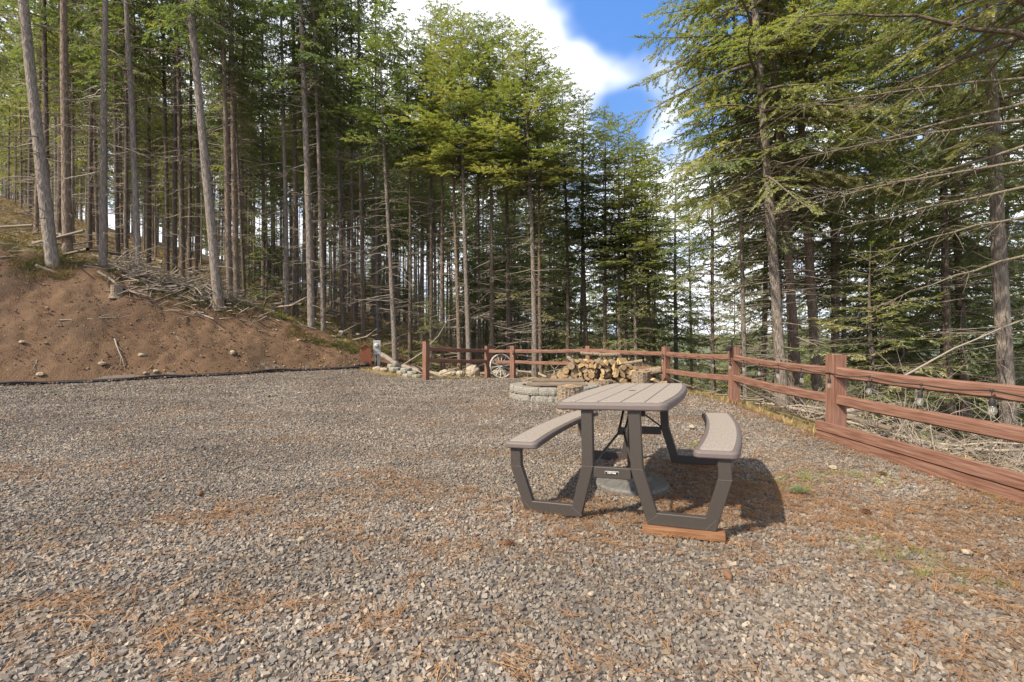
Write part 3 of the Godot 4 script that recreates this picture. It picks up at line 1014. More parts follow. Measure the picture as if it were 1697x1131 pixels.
func forest() -> void:
	for i in 5:
		trunks.append(trunk_mesh(100 + i))
	for i in 3:
		deads.append(dead_mesh(200 + i, 115, 1.8))
	for i in 2:
		deads.append(dead_mesh(210 + i, 85, 1.2))
	crowns.append(crown_mesh(301, 12.0, 2.3, 0.50, 5, 0.17, 0.022, 0.07, 0.15, 0.75))
	crowns.append(crown_mesh(302, 12.0, 2.3, 0.54, 5, 0.17, 0.022, 0.07, 0.15, 0.6))
	crowns.append(crown_mesh(303, 11.0, 1.5, 0.48, 5, 0.16, 0.021, 0.07, 0.14, 0.8))
	crowns.append(crown_mesh(304, 14.0, 2.6, 0.54, 5, 0.15, 0.019, 0.06, 0.13, 0.85))
	crowns.append(crown_mesh(305, 14.0, 2.6, 0.56, 5, 0.15, 0.019, 0.06, 0.13, 0.7))
	crowns.append(crown_mesh(306, 5.0, 1.6, 0.30, 5, 0.11, 0.012, 0.05, 0.10, 0.9))
	crowns.append(crown_mesh(307, 14.0, 2.9, 0.46, 6, 0.085, 0.011, 0.032, 0.10, 0.85))
	crowns.append(crown_mesh(308, 14.0, 2.9, 0.48, 6, 0.085, 0.011, 0.032, 0.10, 0.75))
	crowns.append(crown_mesh(309, 13.0, 2.3, 0.60, 5, 0.26, 0.04, 0.11, 0.20, 0.8))
	crowns.append(crown_mesh(310, 13.0, 2.3, 0.60, 5, 0.26, 0.04, 0.11, 0.20, 0.7))
	var heroes := [
		[-15.02, 15.8, 0.37, 25, 15, 2.2, -0.080, 0, 1, 0, "stout grey fir trunk leaning toward the hill, front of the bank's crest"],
		[-16.11, 17.5, 0.32, 25, 14.5, 2.2, -0.015, 1, 1, 1, "straight brown fir trunk just behind the leaning trunk on the crest"],
		[-19.80, 20.5, 0.25, 24, 9, 2.2, -0.021, 0, 0, 2, "dark slim fir trunk half hidden behind the leaning crest trunk"],
		[-23.48, 25, 0.31, 24, 8, 2.4, -0.013, 1, 0, 2, "shaded fir trunk with low dark boughs, upslope of the crest"],
		[-14.06, 16.6, 0.24, 25, 14, 2.0, -0.010, 1, 1, 0, "bare straight fir trunk beside the upper brush pile"],
		[-17.94, 22, 0.20, 22, 11, 1.6, -0.011, 2, 1, 2, "thin dark fir trunk upslope behind the upper brush pile"],
		[-13.16, 17, 0.23, 25, 14, 2.0, -0.056, 0, 1, 0, "pale fir trunk leaning uphill between the two brush piles"],
		[-15.99, 20, 0.18, 20, 7, 1.8, -0.007, 2, 0, 2, "short dark fir with drooping low boughs behind the two brush piles"],
		[-18.80, 25, 0.23, 22, 10, 1.7, 0.000, 2, 0, 2, "slim dark fir trunk above the lower brush pile"],
		[-15.72, 22, 0.20, 22, 9, 1.9, -0.007, 2, 1, 2, "fir trunk at the left end of the dark cluster over the lower brush pile"],
		[-14.66, 21, 0.21, 23, 10, 2.0, -0.005, 1, 0, 2, "middle fir trunk of the dark cluster over the lower brush pile"],
		[-14.00, 20.5, 0.23, 23, 11, 2.0, -0.005, 0, 1, 2, "thickest fir trunk of the dark cluster over the lower brush pile"],
		[-14.36, 21.5, 0.17, 22, 10, 1.7, -0.005, 2, 0, 2, "thin fir trunk closing the dark cluster toward the gravel"],
		[-10.32, 17, 0.34, 25, 10, 2.4, -0.074, 1, 0, 0, "large grey fir trunk leaning uphill beside the stump on the crest"],
		[-10.83, 18.5, 0.23, 24, 10, 2.0, -0.042, 0, 0, 1, "brown fir trunk directly behind the large leaning grey one"],
		[-10.93, 19.2, 0.24, 24, 9, 2.0, -0.031, 1, 0, 1, "third fir trunk in the tight row beside the crest stump"],
		[-11.09, 20, 0.14, 17, 8, 1.3, -0.037, 2, 1, 2, "spindly fir trunk bent at the foot beside the tight row"],
		[-12.32, 24, 0.19, 22, 9, 1.7, -0.009, 2, 1, 1, "slim sunlit fir trunk midway along the crest"],
		[-9.31, 20, 0.20, 23, 9, 1.9, -0.014, 1, 0, 0, "grey fir trunk standing close to a darker twin"],
		[-9.21, 20.5, 0.25, 23, 9, 1.9, -0.015, 0, 0, 2, "dark fir twin pressed against a grey trunk"],
		[-7.69, 18.5, 0.29, 24, 9.5, 2.3, -0.026, 3, 0, 0, "stout pale fir trunk with many dead twigs midway down the crest"],
		[-7.62, 19.5, 0.20, 23, 10, 1.8, -0.019, 0, 0, 0, "straight grey fir trunk downslope of the stout pale one"],
		[-7.36, 21, 0.21, 22, 9, 1.8, -0.011, 1, 0, 2, "dark fir trunk behind the lower crest, upslope of the red box"],
		[-7.19, 22, 0.17, 21, 9, 1.6, -0.009, 2, 1, 1, "slender fir trunk just upslope of the red wooden box"],
		[-6.29, 20.5, 0.21, 22, 9, 1.8, -0.009, 1, 0, 2, "shadowed fir trunk rising behind the red wooden box"],
		[-6.26, 22.5, 0.18, 21, 8.5, 1.7, -0.008, 2, 0, 0, "slim fir trunk rising behind the grey meter"],
		[-4.55, 18.8, 0.23, 14.2, 8.2, 2.1, -0.039, 0, 0, 0, "tall fir with pale trunk and pointed top behind the fallen pole"],
		[-4.13, 19.5, 0.18, 14.4, 8.3, 1.9, -0.014, 1, 0, 2, "dark fir trunk between the fallen pole and the fence end"],
		[-3.48, 21, 0.19, 16, 9.1, 1.9, -0.010, 3, 1, 1, "fir trunk just past the fence end post"],
		[-2.86, 20, 0.20, 15.5, 8.9, 1.9, -0.012, 4, 1, 1, "brown fir trunk behind the first fence bay"],
		[-2.05, 19, 0.21, 14.8, 8.1, 2.4, -0.027, 3, 2, 1, "fir with a broad yellow crown behind the first fence bay"],
		[-1.60, 18.2, 0.23, 14, 8.1, 2.3, -0.022, 4, 2, 0, "straightest sunlit fir trunk above the pale boulder"],
		[-1.35, 21, 0.17, 16, 9.1, 1.8, -0.013, 0, 0, 2, "narrow dark fir trunk beside the second fence post"],
		[-0.75, 19, 0.21, 14.4, 8.3, 2.3, -0.020, 3, 1, 1, "brown fir trunk directly behind the post beside the wagon wheel"],
		[-0.13, 19.5, 0.22, 14.8, 7.6, 2.5, -0.018, 4, 1, 2, "dark fir trunk above the wagon wheel"],
		[0.82, 17.5, 0.24, 12.9, 7.1, 2.5, -0.024, 4, 2, 0, "pale fir trunk with stubs between the wagon wheel and the woodpile"],
		[1.13, 18.6, 0.17, 12.4, 7.3, 2.0, -0.020, 3, 0, 1, "thin fir trunk close behind the pale stubbed one"],
		[2.31, 20, 0.20, 12.8, 6.0, 2.2, -0.019, 4, 0, 2, "dark fir trunk behind the big round logs of the woodpile"],
		[3.22, 20.5, 0.25, 12.3, 5.5, 2.3, -0.019, 3, 0, 2, "thick brown fir trunk behind the post at the woodpile"],
		[4.31, 19, 0.19, 10.9, 5.2, 2.1, -0.015, 3, 1, 1, "fir with a short pointed crown behind the middle of the woodpile"],
		[5.05, 21, 0.19, 11.4, 5.0, 2.0, -0.013, 4, 0, 2, "dark slim fir hidden behind the one with the short pointed crown"],
		[5.55, 19.5, 0.18, 10.4, 4.5, 2.0, -0.010, 4, 1, 1, "low fir with boughs near the post past the woodpile"],
		[3.86, 20, 0.20, 11.6, 5.0, 2.2, -0.011, 3, 1, 1, "fir with a narrow top behind the left half of the woodpile"],
		[4.75, 18.3, 0.16, 9.9, 4.0, 2.0, -0.007, 3, 2, 0, "sunlit low fir between the two short firs behind the woodpile"],
		[6.46, 15.5, 0.14, 15, 3.5, 2.3, -0.010, 4, 0, 2, "dark fir with low boughs behind the straight fence bay"],
		[6.05, 12.5, 0.13, 16, 5.5, 1.9, -0.036, 3, 1, 0, "thin bare trunk just outside the fence corner post"],
		[5.98, 10.6, 0.24, 20, 5.3, 2.8, -0.095, 6, 2, 0, "paler of the twin leaning trunks outside the fence, thick and bare"],
		[6.61, 11.1, 0.22, 19, 5.6, 2.6, -0.093, 7, 2, 1, "darker of the twin leaning trunks outside the fence"],
		[7.84, 13.5, 0.12, 18, 5, 2.2, -0.026, 4, 0, 2, "thin dark trunk showing between the twin leaning trunks"],
		[7.39, 11.6, 0.25, 20, 5.4, 2.8, -0.049, 6, 1, 1, "heavy brown fir trunk behind the braced fence post"],
		[9.74, 14.5, 0.16, 18, 5, 2.3, -0.015, 4, 1, 1, "slim straight fir trunk behind the braced fence post"],
		[9.61, 10.6, 0.18, 19, 4.8, 2.7, -0.028, 7, 1, 2, "straight brown fir trunk outside the fence rails"],
		[10.98, 11.6, 0.22, 19, 4.2, 2.7, -0.035, 6, 0, 2, "dark fir trunk close beside the straight brown one outside the rails"],
		[8.82, 8.5, 0.26, 20, 5.2, 2.6, -0.053, 7, 1, 0, "stout grey lichen-specked fir trunk close outside the right rails"],
		[16.13, 16, 0.20, 18, 4, 2.5, -0.005, 4, 0, 2, "shadowed fir deep behind the stout lichen-specked trunk"],
		[13.03, 16, 0.16, 17, 3.6, 2.5, -0.011, 3, 0, 2, "fir with dark low boughs deep beyond the bulb string"],
		[12.94, 17.5, 0.18, 17, 3.5, 2.4, -0.011, 4, 1, 1, "fir with sunlit low boughs deep beyond the fence rails"],
	]
	var taken := []
	for q in heroes:
		tree("fir_tree", q[0], q[1], q[2], q[3], q[4], q[5], q[6], q[7], q[8], q[9], q[10], "firs round the clearing")
		taken.append(Vector2(q[0], q[1]))
	# young firs with boughs to the ground on the falling slope
	var young := [
		[7.0, 9.3, 3.9, 1.5, 2, "young fir with sunlit boughs just outside the fence rails"],
		[10.6, 13.2, 4.5, 1.6, 2, "bushy young fir between the paired trunks outside the rails"],
		[4.7, 18.5, 5.5, 1.7, 1, "young fir behind the straight fence bay past the woodpile"],
		[2.6, 21.0, 5.0, 1.6, 2, "pale green young fir behind the woodpile"],
		[15.5, 16.5, 7.5, 2.1, 0, "dark young fir low on the slope at the forest edge"],
		[8.4, 20.0, 6.5, 1.9, 2, "yellow green young fir far behind the fence corner"],
		[-3.3, 19.4, 3.2, 1.0, 2, "small bright young fir beside the fallen pole"],
		[-11.2, 22.0, 6.0, 1.9, 0, "dark low fir boughs behind the brush piles"],
	]
	for q in young:
		var t := tree("young_fir", q[0], q[1], 0.1, q[2], 0.15, q[3], rng.randf_range(-0.03, 0.03), 5, q[4], 0, q[5], "young firs under the tall ones", false)
		var o := obj("trunk", trunks[rng.randi() % trunks.size()], t)
		o.scale = Vector3((0.09 + 0.01 * q[2]) / 0.36, q[2] * 0.98 / 20.0, (0.09 + 0.01 * q[2]) / 0.36)
		taken.append(Vector2(q[0], q[1]))
	# the deeper wood
	var wood := []
	var fill := RandomNumberGenerator.new()
	fill.seed = 77
	var made := 0
	var tries := 0
	while made < 235 and tries < 20000:
		tries += 1
		var d := lerpf(13.0, 70.0, pow(fill.randf(), 1.3))
		var x := d * fill.randf_range(-1.12, 1.12)
		if x < 5.0 + (d - 12.0) * 0.3 and d < 20.5:
			continue
		var sb := bank_sb(x, d)
		if sb.y < bank_w(sb.x) + 3.0 and sb.x < 12.0:
			continue
		if pad_sd(x, d) < 2.5:
			continue
		# a gap in the wood where the sky shows over the far fence
		if absf(x / d - 0.19) < 0.075 and d < 50.0 and fill.randf() < 0.75:
			continue
		if x > 0.3 * d and fill.randf() < 0.72:
			continue
		var near := false
		for q in taken:
			if q.distance_to(Vector2(x, d)) < 1.1:
				near = true
				break
		if near:
			continue
		taken.append(Vector2(x, d))
		made += 1
		var left := x < -0.12 * d
		var h := fill.randf_range(17, 24)
		var cb := h * ((fill.randf_range(0.3, 0.48) if d < 32.0 else fill.randf_range(0.2, 0.42)) if left else fill.randf_range(0.1, 0.34))
		if not left and x / d < 0.45:
			h = minf(h, 1.0 - land(x, d) + d * fill.randf_range(0.36, 0.58))
			cb = minf(cb, h * 0.3)
		elif left and x / d > -0.36:
			h = minf(h, 1.0 - land(x, d) + d * fill.randf_range(0.5, 0.68))
			cb = minf(cb, h * 0.45)
		var diam := fill.randf_range(0.13, 0.26) if x < 0.3 * d else fill.randf_range(0.2, 0.32)
		var rad := fill.randf_range(1.3, 2.0) if x < 0.0 else fill.randf_range(1.8, 2.6)
		wood.append([x, d, diam, h, cb, rad, fill.randf_range(-0.012, 0.012), (8 if d > 27.0 else 3) + fill.randi() % 2, [0, 1, 1, 2][fill.randi() % 4], fill.randi() % 3])
	wood.sort_custom(func(p, q): return p[1] < q[1])
	var marks := [[-0.92, "the stout leaning fir on the crest"], [-0.81, "the upper brush pile"], [-0.72, "the gap between the brush piles"], [-0.64, "the lower brush pile"], [-0.535, "the crest stump"], [-0.435, "the middle of the bank's crest"], [-0.335, "the bank's low end"], [-0.26, "the red housing and meter"], [-0.18, "the stone steps"], [-0.11, "the fence end post"], [-0.05, "the first fence bay"], [0.0, "the wagon wheel"], [0.095, "the fire pit"], [0.2, "the woodpile's thick logs"], [0.32, "the woodpile's stump seat"], [0.465, "the straight fence bay"], [0.6, "the twin leaning trunks"], [0.74, "the braced fence post"], [0.88, "the first bulbs past the braced post"], [9.0, "the stout grey trunk by the rails"]]
	var ordinal := ["first", "second", "third", "fourth", "fifth", "sixth", "seventh", "eighth", "ninth", "tenth", "eleventh", "twelfth", "thirteenth", "fourteenth", "fifteenth", "sixteenth", "seventeenth", "eighteenth", "nineteenth", "twentieth", "twenty-first", "twenty-second", "twenty-third", "twenty-fourth", "twenty-fifth", "twenty-sixth", "twenty-seventh", "twenty-eighth", "twenty-ninth", "thirtieth", "deepest"]
	var depth := {}
	for q in wood:
		var k := 0
		while q[0] / q[1] > marks[k][0]:
			k += 1
		depth[k] = depth.get(k, -1) + 1
		var look: String = ("thin " if q[2] < 0.19 else ("slim " if q[2] < 0.25 else "sturdy ")) + ["grey", "brown", "dark"][q[9]]
		tree("fir_tree", q[0], q[1], q[2], q[3], q[4], q[5], q[6], q[7], q[8], q[9], "%s fir, %s back in the wood behind %s" % [look, ordinal[mini(depth[k], 30)], marks[k][1]], "firs in the wood above the bank" if q[0] < -0.12 * q[1] else "firs in the wood beyond the fence", q[1] < 45.0)
	far_wood(fill)
	near_fir()

# the far wood, which reads as one mass
func far_wood(r: RandomNumberGenerator) -> void:
	var tc := []
	var tt := []
	var cc := []
	var ct := []
	while tc.size() < 260:
		var d := r.randf_range(50.0, 130.0)
		var x := d * r.randf_range(-1.15, 1.15)
		if x > -0.08 * d and r.randf() < 0.6:
			continue
		if x > 0.3 * d and d > 80.0:
			continue
		var y := land(x, d)
		var h := r.randf_range(15, 22)
		if x > -0.62 * d:
			h = clampf(1.0 - y + d * r.randf_range(0.06, 0.2), 6.0, 24.0)
		var turn := Basis(Vector3.UP, r.randf() * TAU)
		var low := h * r.randf_range(0.08, 0.3)
		var w := r.randf_range(0.8, 1.15)
		tc.append(Transform3D(turn.scaled(Vector3(w, (h - low) / 13.0, w)), Vector3(x, y + low, -d)))
		tt.append(Transform3D(turn.scaled(Vector3(0.8, h / 20.0, 0.8)), Vector3(x, y, -d)))
		var c := Color(1, 1, 1).lerp(Color(1.3, 1.2, 0.9), r.randf()) * r.randf_range(0.75, 1.2)
		c.a = 1.0
		cc.append(c)
		ct.append(Color(1, 1, 1))
	while tt.size() < 430:
		var d := r.randf_range(34.0, 62.0)
		var x := d * r.randf_range(-0.75, 0.12)
		var sb := bank_sb(x, d)
		if pad_sd(x, d) < 6.0 or sb.y < bank_w(sb.x) + 5.0:
			continue
		var y := land(x, d)
		var h := minf(r.randf_range(13, 19), 1.0 - y + d * 0.5)
		var turn := Basis(Vector3.UP, r.randf() * TAU)
		var th := r.randf_range(0.3, 0.55)
		tc.append(Transform3D(turn.scaled(Vector3(0.5, h * 0.3 / 13.0, 0.5)), Vector3(x, y + h * 0.7, -d)))
		tt.append(Transform3D(turn.scaled(Vector3(th, h / 20.0, th)), Vector3(x, y, -d)))
		cc.append(Color(1.1, 1.1, 1.0))
		ct.append(Color(1, 1, 1))
	scatter("far_wood_foliage", crowns[8], tc, cc)
	scatter("far_wood", trunks[0], tt, ct)

# the big fir at the fence whose long limbs reach across the view
func near_fir() -> void:
	var at := P(6.75, 6.1, -0.1)
	var t := base("fir_tree", at)
	tag(t, "dark fir at the very edge, its long lichened limbs sweeping over the fence", "tree", "firs round the clearing")
	var o := obj("trunk", trunks[2], t)
	o.scale = Vector3(0.83, 0.85, 0.83)
	o.set_surface_override_material(0, M.bark[2])
	var r := RandomNumberGenerator.new()
	r.seed = 5
	var v0 := at.y
	# height, length, rise, droop, direction ahead, leafy
	for q in [[4.15, 2.6, 0.75, -0.1, 0.35, 1], [3.75, 2.9, 0.5, 0.0, 0.2, 1], [3.95, 2.1, -0.1, 0.25, 0.6, 1], [3.35, 3.1, -0.02, 0.05, 0.15, 0], [3.1, 3.0, -0.2, 0.05, 0.4, 0], [2.85, 2.9, -0.12, 0.08, 0.1, 0], [2.55, 3.0, -0.25, 0.06, 0.5, 0], [2.3, 2.9, -0.05, 0.1, 0.25, 0], [2.0, 2.5, -0.15, 0.1, 0.45, 0], [1.6, 2.0, -0.1, 0.2, 0.2, 0], [1.15, 1.9, -0.25, 0.25, 0.3, 0]]:
		var m := MB.new()
		var out := Vector3(-1, 0, -q[4]).normalized()
		var side := Vector3(-out.z, 0, out.x)
		var path := []
		var radii := []
		for k in 9:
			var u := k / 8.0
			path.append(out * q[1] * u + side * r.randf_range(-0.05, 0.05) + Vector3.UP * (q[0] + EYE - v0 + q[1] * (q[2] * u * (1.0 - 0.5 * u) - q[3] * u * u) + r.randf_range(-0.02, 0.02)))
			radii.append(lerpf(0.036 if q[5] else 0.021, 0.004, u))
		m.tube(path, radii, 6, false)
		for j in int(q[1] * 14.0):
			var fk := r.randf_range(1.2, 7.9)
			var p: Vector3 = path[int(fk)].lerp(path[int(fk) + 1], fk - int(fk))
			var td := (out * r.randf_range(0.2, 1.0) + side * r.randf_range(-1.0, 1.0) + Vector3.UP * r.randf_range(-0.7, 0.5)).normalized() * r.randf_range(0.15, 0.6)
			m.tube([p, p + td * 0.5 + Vector3(0, r.randf_range(-0.05, 0.05), 0), p + td + Vector3(0, -0.04, 0)], [0.0045, 0.0035, 0.0015], 4, false)
		obj("limb", m.mesh(M.limb if q[5] else M.lichen), t)
	var cr := obj("crown", crowns[6], t)
	cr.position.y = 5.5 - v0
	cr.scale = Vector3(0.85, 0.85, 0.85)
	cr.rotation.y = 2.0
	cr.set_surface_override_material(0, M.needle[1])


# ---------------------------------------------------------------- the picnic table
func outline(half: float, xl: Callable, xr: Callable, rc: float) -> PackedVector2Array:
	var o := PackedVector2Array()
	var k := 14
	for i in k + 1:
		var z := lerpf(-half + rc, half - rc, float(i) / k)
		o.push_back(Vector2(xr.call(z), z))
	for i in range(1, 5):
		var a := PI / 2 * i / 5.0
		var x: float = xr.call(half - rc)
		o.push_back(Vector2(x - rc + rc * cos(a), half - rc + rc * sin(a)))
	o.push_back(Vector2(xr.call(half - rc) - rc, half))
	o.push_back(Vector2(xl.call(half - rc) + rc, half))
	for i in range(1, 5):
		var a := PI / 2 * i / 5.0
		o.push_back(Vector2(xl.call(half - rc) + rc - rc * sin(a), half - rc + rc * cos(a)))
	for i in k + 1:
		var z := lerpf(half - rc, -half + rc, float(i) / k)
		o.push_back(Vector2(xl.call(z), z))
	for i in range(1, 5):
		var a := PI / 2 * i / 5.0
		o.push_back(Vector2(xl.call(-half + rc) + rc - rc * cos(a), -half + rc - rc * sin(a)))
	o.push_back(Vector2(xl.call(-half + rc) + rc, -half))
	o.push_back(Vector2(xr.call(-half + rc) - rc, -half))
	for i in range(1, 5):
		var a := PI / 2 * i / 5.0
		o.push_back(Vector2(xr.call(-half + rc) - rc + rc * sin(a), -half + rc - rc * cos(a)))
	return o

# flat bar bent along a line, as an outline with mitred corners
func bar(line: Array, w: float) -> PackedVector2Array:
	var l := PackedVector2Array()
	var r := PackedVector2Array()
	for i in line.size():
		var p: Vector2 = line[i]
		var e0: Vector2 = (p - line[maxi(i - 1, 0)]).normalized()
		var e1: Vector2 = (line[mini(i + 1, line.size() - 1)] - p).normalized()
		if i == 0:
			e0 = e1
		if i == line.size() - 1:
			e1 = e0
		var nn := (Vector2(-e0.y, e0.x) + Vector2(-e1.y, e1.x)).normalized()
		var k := 0.5 * w / maxf(0.4, nn.dot(Vector2(-e0.y, e0.x)))
		l.push_back(p + nn * k)
		r.push_back(p - nn * k)
	r.reverse()
	l.append_array(r)
	return l

func table() -> void:
	var t := base("picnic_table", Vector3(0.981, 0.021, -3.834))
	t.basis = Basis(Vector3.UP, deg_to_rad(-22.97)) * Basis(Vector3.BACK, deg_to_rad(2.17)) * Basis(Vector3.RIGHT, deg_to_rad(-0.9))
	tag(t, "brown folding picnic table with plank-look top and two curved benches", "picnic table")
	var hf := 0.915
	var rim_prof := [[0.014, 0.690], [0.004, 0.693], [0.0, 0.700], [0.0, 0.722], [0.003, 0.731], [0.009, 0.737], [0.02, 0.74]]
	var m := MB.new()
	var bow := func(z: float) -> float: return 0.352 + 0.048 * (1.0 - z * z / 0.837)
	m.prism(outline(hf, func(z): return -bow.call(z), bow, 0.055), rim_prof)
	var top := obj("tabletop", m.mesh(M.rim), t)
	# five planks with open grooves between them
	var edges := [-9.0, -0.218, -0.073, 0.073, 0.218, 9.0]
	var full := outline(hf - 0.03, func(z): return -bow.call(z) + 0.036, func(z): return bow.call(z) - 0.036, 0.03)
	for i in 5:
		var a: float = edges[i] + 0.0035
		var b: float = edges[i + 1] - 0.0035
		var strip := PackedVector2Array([Vector2(a, -2), Vector2(b, -2), Vector2(b, 2), Vector2(a, 2)])
		var parts := Geometry2D.intersect_polygons(full, strip)
		m = MB.new()
		m.uvo = Vector2(i * 0.37, i * 0.61)
		m.prism(parts[0], [[0, 0.737], [0, 0.7425], [0.0015, 0.744]])
		obj("plank", m.mesh(M.panel), top)
	m = MB.new()
	m.xf = Transform3D(Basis(), Vector3(0, 0.744, 0))
	m.lathe([Vector2(0.028, 0), Vector2(0.028, 0.002), Vector2(0.022, 0.003), Vector2(0, 0.003)], 16)
	obj("hole_cap", m.mesh(M.steel), top)
	for s in [-1.0, 1.0]:
		var mid := func(z: float) -> float: return s * (0.6035 + 0.05 * (1.0 - z * z / 0.837))
		m = MB.new()
		m.prism(outline(hf, func(z): return mid.call(z) - 0.1235, func(z): return mid.call(z) + 0.1235, 0.04), [[0.012, 0.424], [0.003, 0.427], [0.0, 0.433], [0.0, 0.452], [0.003, 0.460], [0.009, 0.465], [0.018, 0.468]])
		var bench := obj("bench", m.mesh(M.rim), t)
		m = MB.new()
		m.uvo = Vector2(s, 0.3)
		m.prism(outline(hf - 0.032, func(z): return mid.call(z) - 0.091, func(z): return mid.call(z) + 0.091, 0.025), [[0, 0.466], [0, 0.4695], [0.0015, 0.471]])
		obj("seat_panel", m.mesh(M.panel), bench)
	# steel frames
	var flip := Basis(Vector3(1, 0, 0), Vector3(0, 0, 1), Vector3(0, 1, 0))
	for z in [1.0, -1.0]:
		for s in [-1.0, 1.0]:
			var line := [Vector2(s * 0.149, 0.691), Vector2(s * 0.155, 0.33), Vector2(s * 0.236, 0.0375), Vector2(s * 0.566, 0.0375), Vector2(s * 0.652, 0.30), Vector2(s * 0.652, 0.425)]
			m = MB.new()
			m.xf = Transform3D(flip, Vector3(0, 0, z * 0.865 - 0.024))
			m.prism(bar(line, 0.074), [[0.004, 0], [0.0, 0.004], [0.0, 0.044], [0.004, 0.048]])
			m.fix_from(0)
			var am := ArrayMesh.new()
			m.add_to(am, M.steel)
			var w := MB.new()
			w.box(Vector3(s * 0.155, 0.33, z * 0.865), Vector3(0.0765, 0.003, 0.051), 0.0)
			w.box(Vector3(s * 0.652, 0.30, z * 0.865), Vector3(0.0765, 0.003, 0.051), 0.0)
			for cn in [[0.236, 0.93], [0.566, 0.81]]:
				var wm := MB.new()
				w.xf = Transform3D(Basis(Vector3.BACK, s * (cn[1] + PI / 2 if cn[0] > 0.4 else -cn[1])), Vector3(s * cn[0], 0.0375, z * 0.865))
				w.box(Vector3.ZERO, Vector3(0.0025, 0.088, 0.0505), 0.0)
			w.add_to(am, M.seam)
			obj("leg_frame", am, t)
		m = MB.new()
		m.box(Vector3(0, 0.295, z * 0.865), Vector3(0.236, 0.07, 0.04), 0.004)
		obj("crossbar", m.mesh(M.steel), t)
		# folding brace
		m = MB.new()
		var hinge := Vector3(0, 0.50, z * 0.50)
		for s in [-1.0, 1.0]:
			m.tube([hinge + Vector3(s * 0.012, 0, 0), Vector3(s * 0.125, 0.335, z * 0.85)], [0.008, 0.008], 8)
			m.tube([hinge + Vector3(s * 0.02, 0, 0), Vector3(s * 0.03, 0.69, z * 0.12)], [0.009, 0.009], 8)
		m.box(hinge, Vector3(0.055, 0.05, 0.03), 0.004)
		obj("brace", m.mesh(M.steel), t)
	m = MB.new()
	m.box(Vector3(0, 0.682, 0), Vector3(0.08, 0.016, 1.5), 0.003)
	obj("support_rail", m.mesh(M.steel), t)
	# maker's plate
	m = MB.new()
	m.box(Vector3(0, 0, 0), Vector3(0.086, 0.0195, 0.003), 0.001)
	var plate := obj("label_plate", m.mesh(M.white), t)
	plate.position = Vector3(0.0, 0.297, 0.865 + 0.0215)
	m = MB.new()
	m.box(Vector3(0, 0, 0.0012), Vector3(0.084, 0.0175, 0.0015), 0.0005)
	obj("plate_field", m.mesh(M.black), plate)
	var tm := TextMesh.new()
	var font := SystemFont.new()
	font.font_names = PackedStringArray(["Droid Sans"])
	font.font_weight = 700
	tm.font = font
	tm.text = "LIFETIME"
	tm.font_size = 16
	tm.pixel_size = 0.00078
	tm.depth = 0.001
	tm.material = M.white
	var lt := obj("lettering", tm, plate)
	lt.position = Vector3(0, 0, 0.0022)
	# wooden shims level the downhill feet
	for z in [1.0, -1.0]:
		m = MB.new()
		m.box(Vector3.ZERO, Vector3(0.46, 0.042, 0.11), 0.003)
		var o := obj("wood_shim", m.mesh(M.shim))
		var c := t.transform * Vector3(0.41, 0, z * 0.87)
		o.transform = Transform3D(t.basis * Basis(Vector3.UP, 0.05 * z), c + t.basis * Vector3(0.0, -0.0215, 0.012 * z))
		tag(o, ["orange-brown board under the near foot of the picnic table", "orange-brown board under the far foot of the picnic table"][0 if z > 0 else 1], "board", "boards levelling the table")
	# umbrella stand under the middle
	var u := base("umbrella_stand", P(0.953, 3.85, 0.0))
	tag(u, "grey round umbrella stand with a pole under the picnic table", "umbrella stand")
	m = MB.new()
	m.lathe([Vector2(0, 0.0), Vector2(0.285, 0.0), Vector2(0.292, 0.01), Vector2(0.29, 0.035), Vector2(0.275, 0.05), Vector2(0.17, 0.078), Vector2(0.165, 0.08)], 40)
	obj("base", m.mesh(M.umbrella), u)
	m = MB.new()
	m.lathe([Vector2(0.165, 0.07), Vector2(0.163, 0.108), Vector2(0.155, 0.114), Vector2(0.05, 0.12), Vector2(0.045, 0.16), Vector2(0, 0.16)], 32)
	obj("weight", m.mesh(M.umbrella), u)
	m = MB.new()
	m.lathe([Vector2(0.032, 0.1), Vector2(0.032, 0.3), Vector2(0.03, 0.5), Vector2(0.024, 0.51), Vector2(0.024, 0.66), Vector2(0, 0.66)], 18)
	obj("pole", m.mesh(M.steel), u)


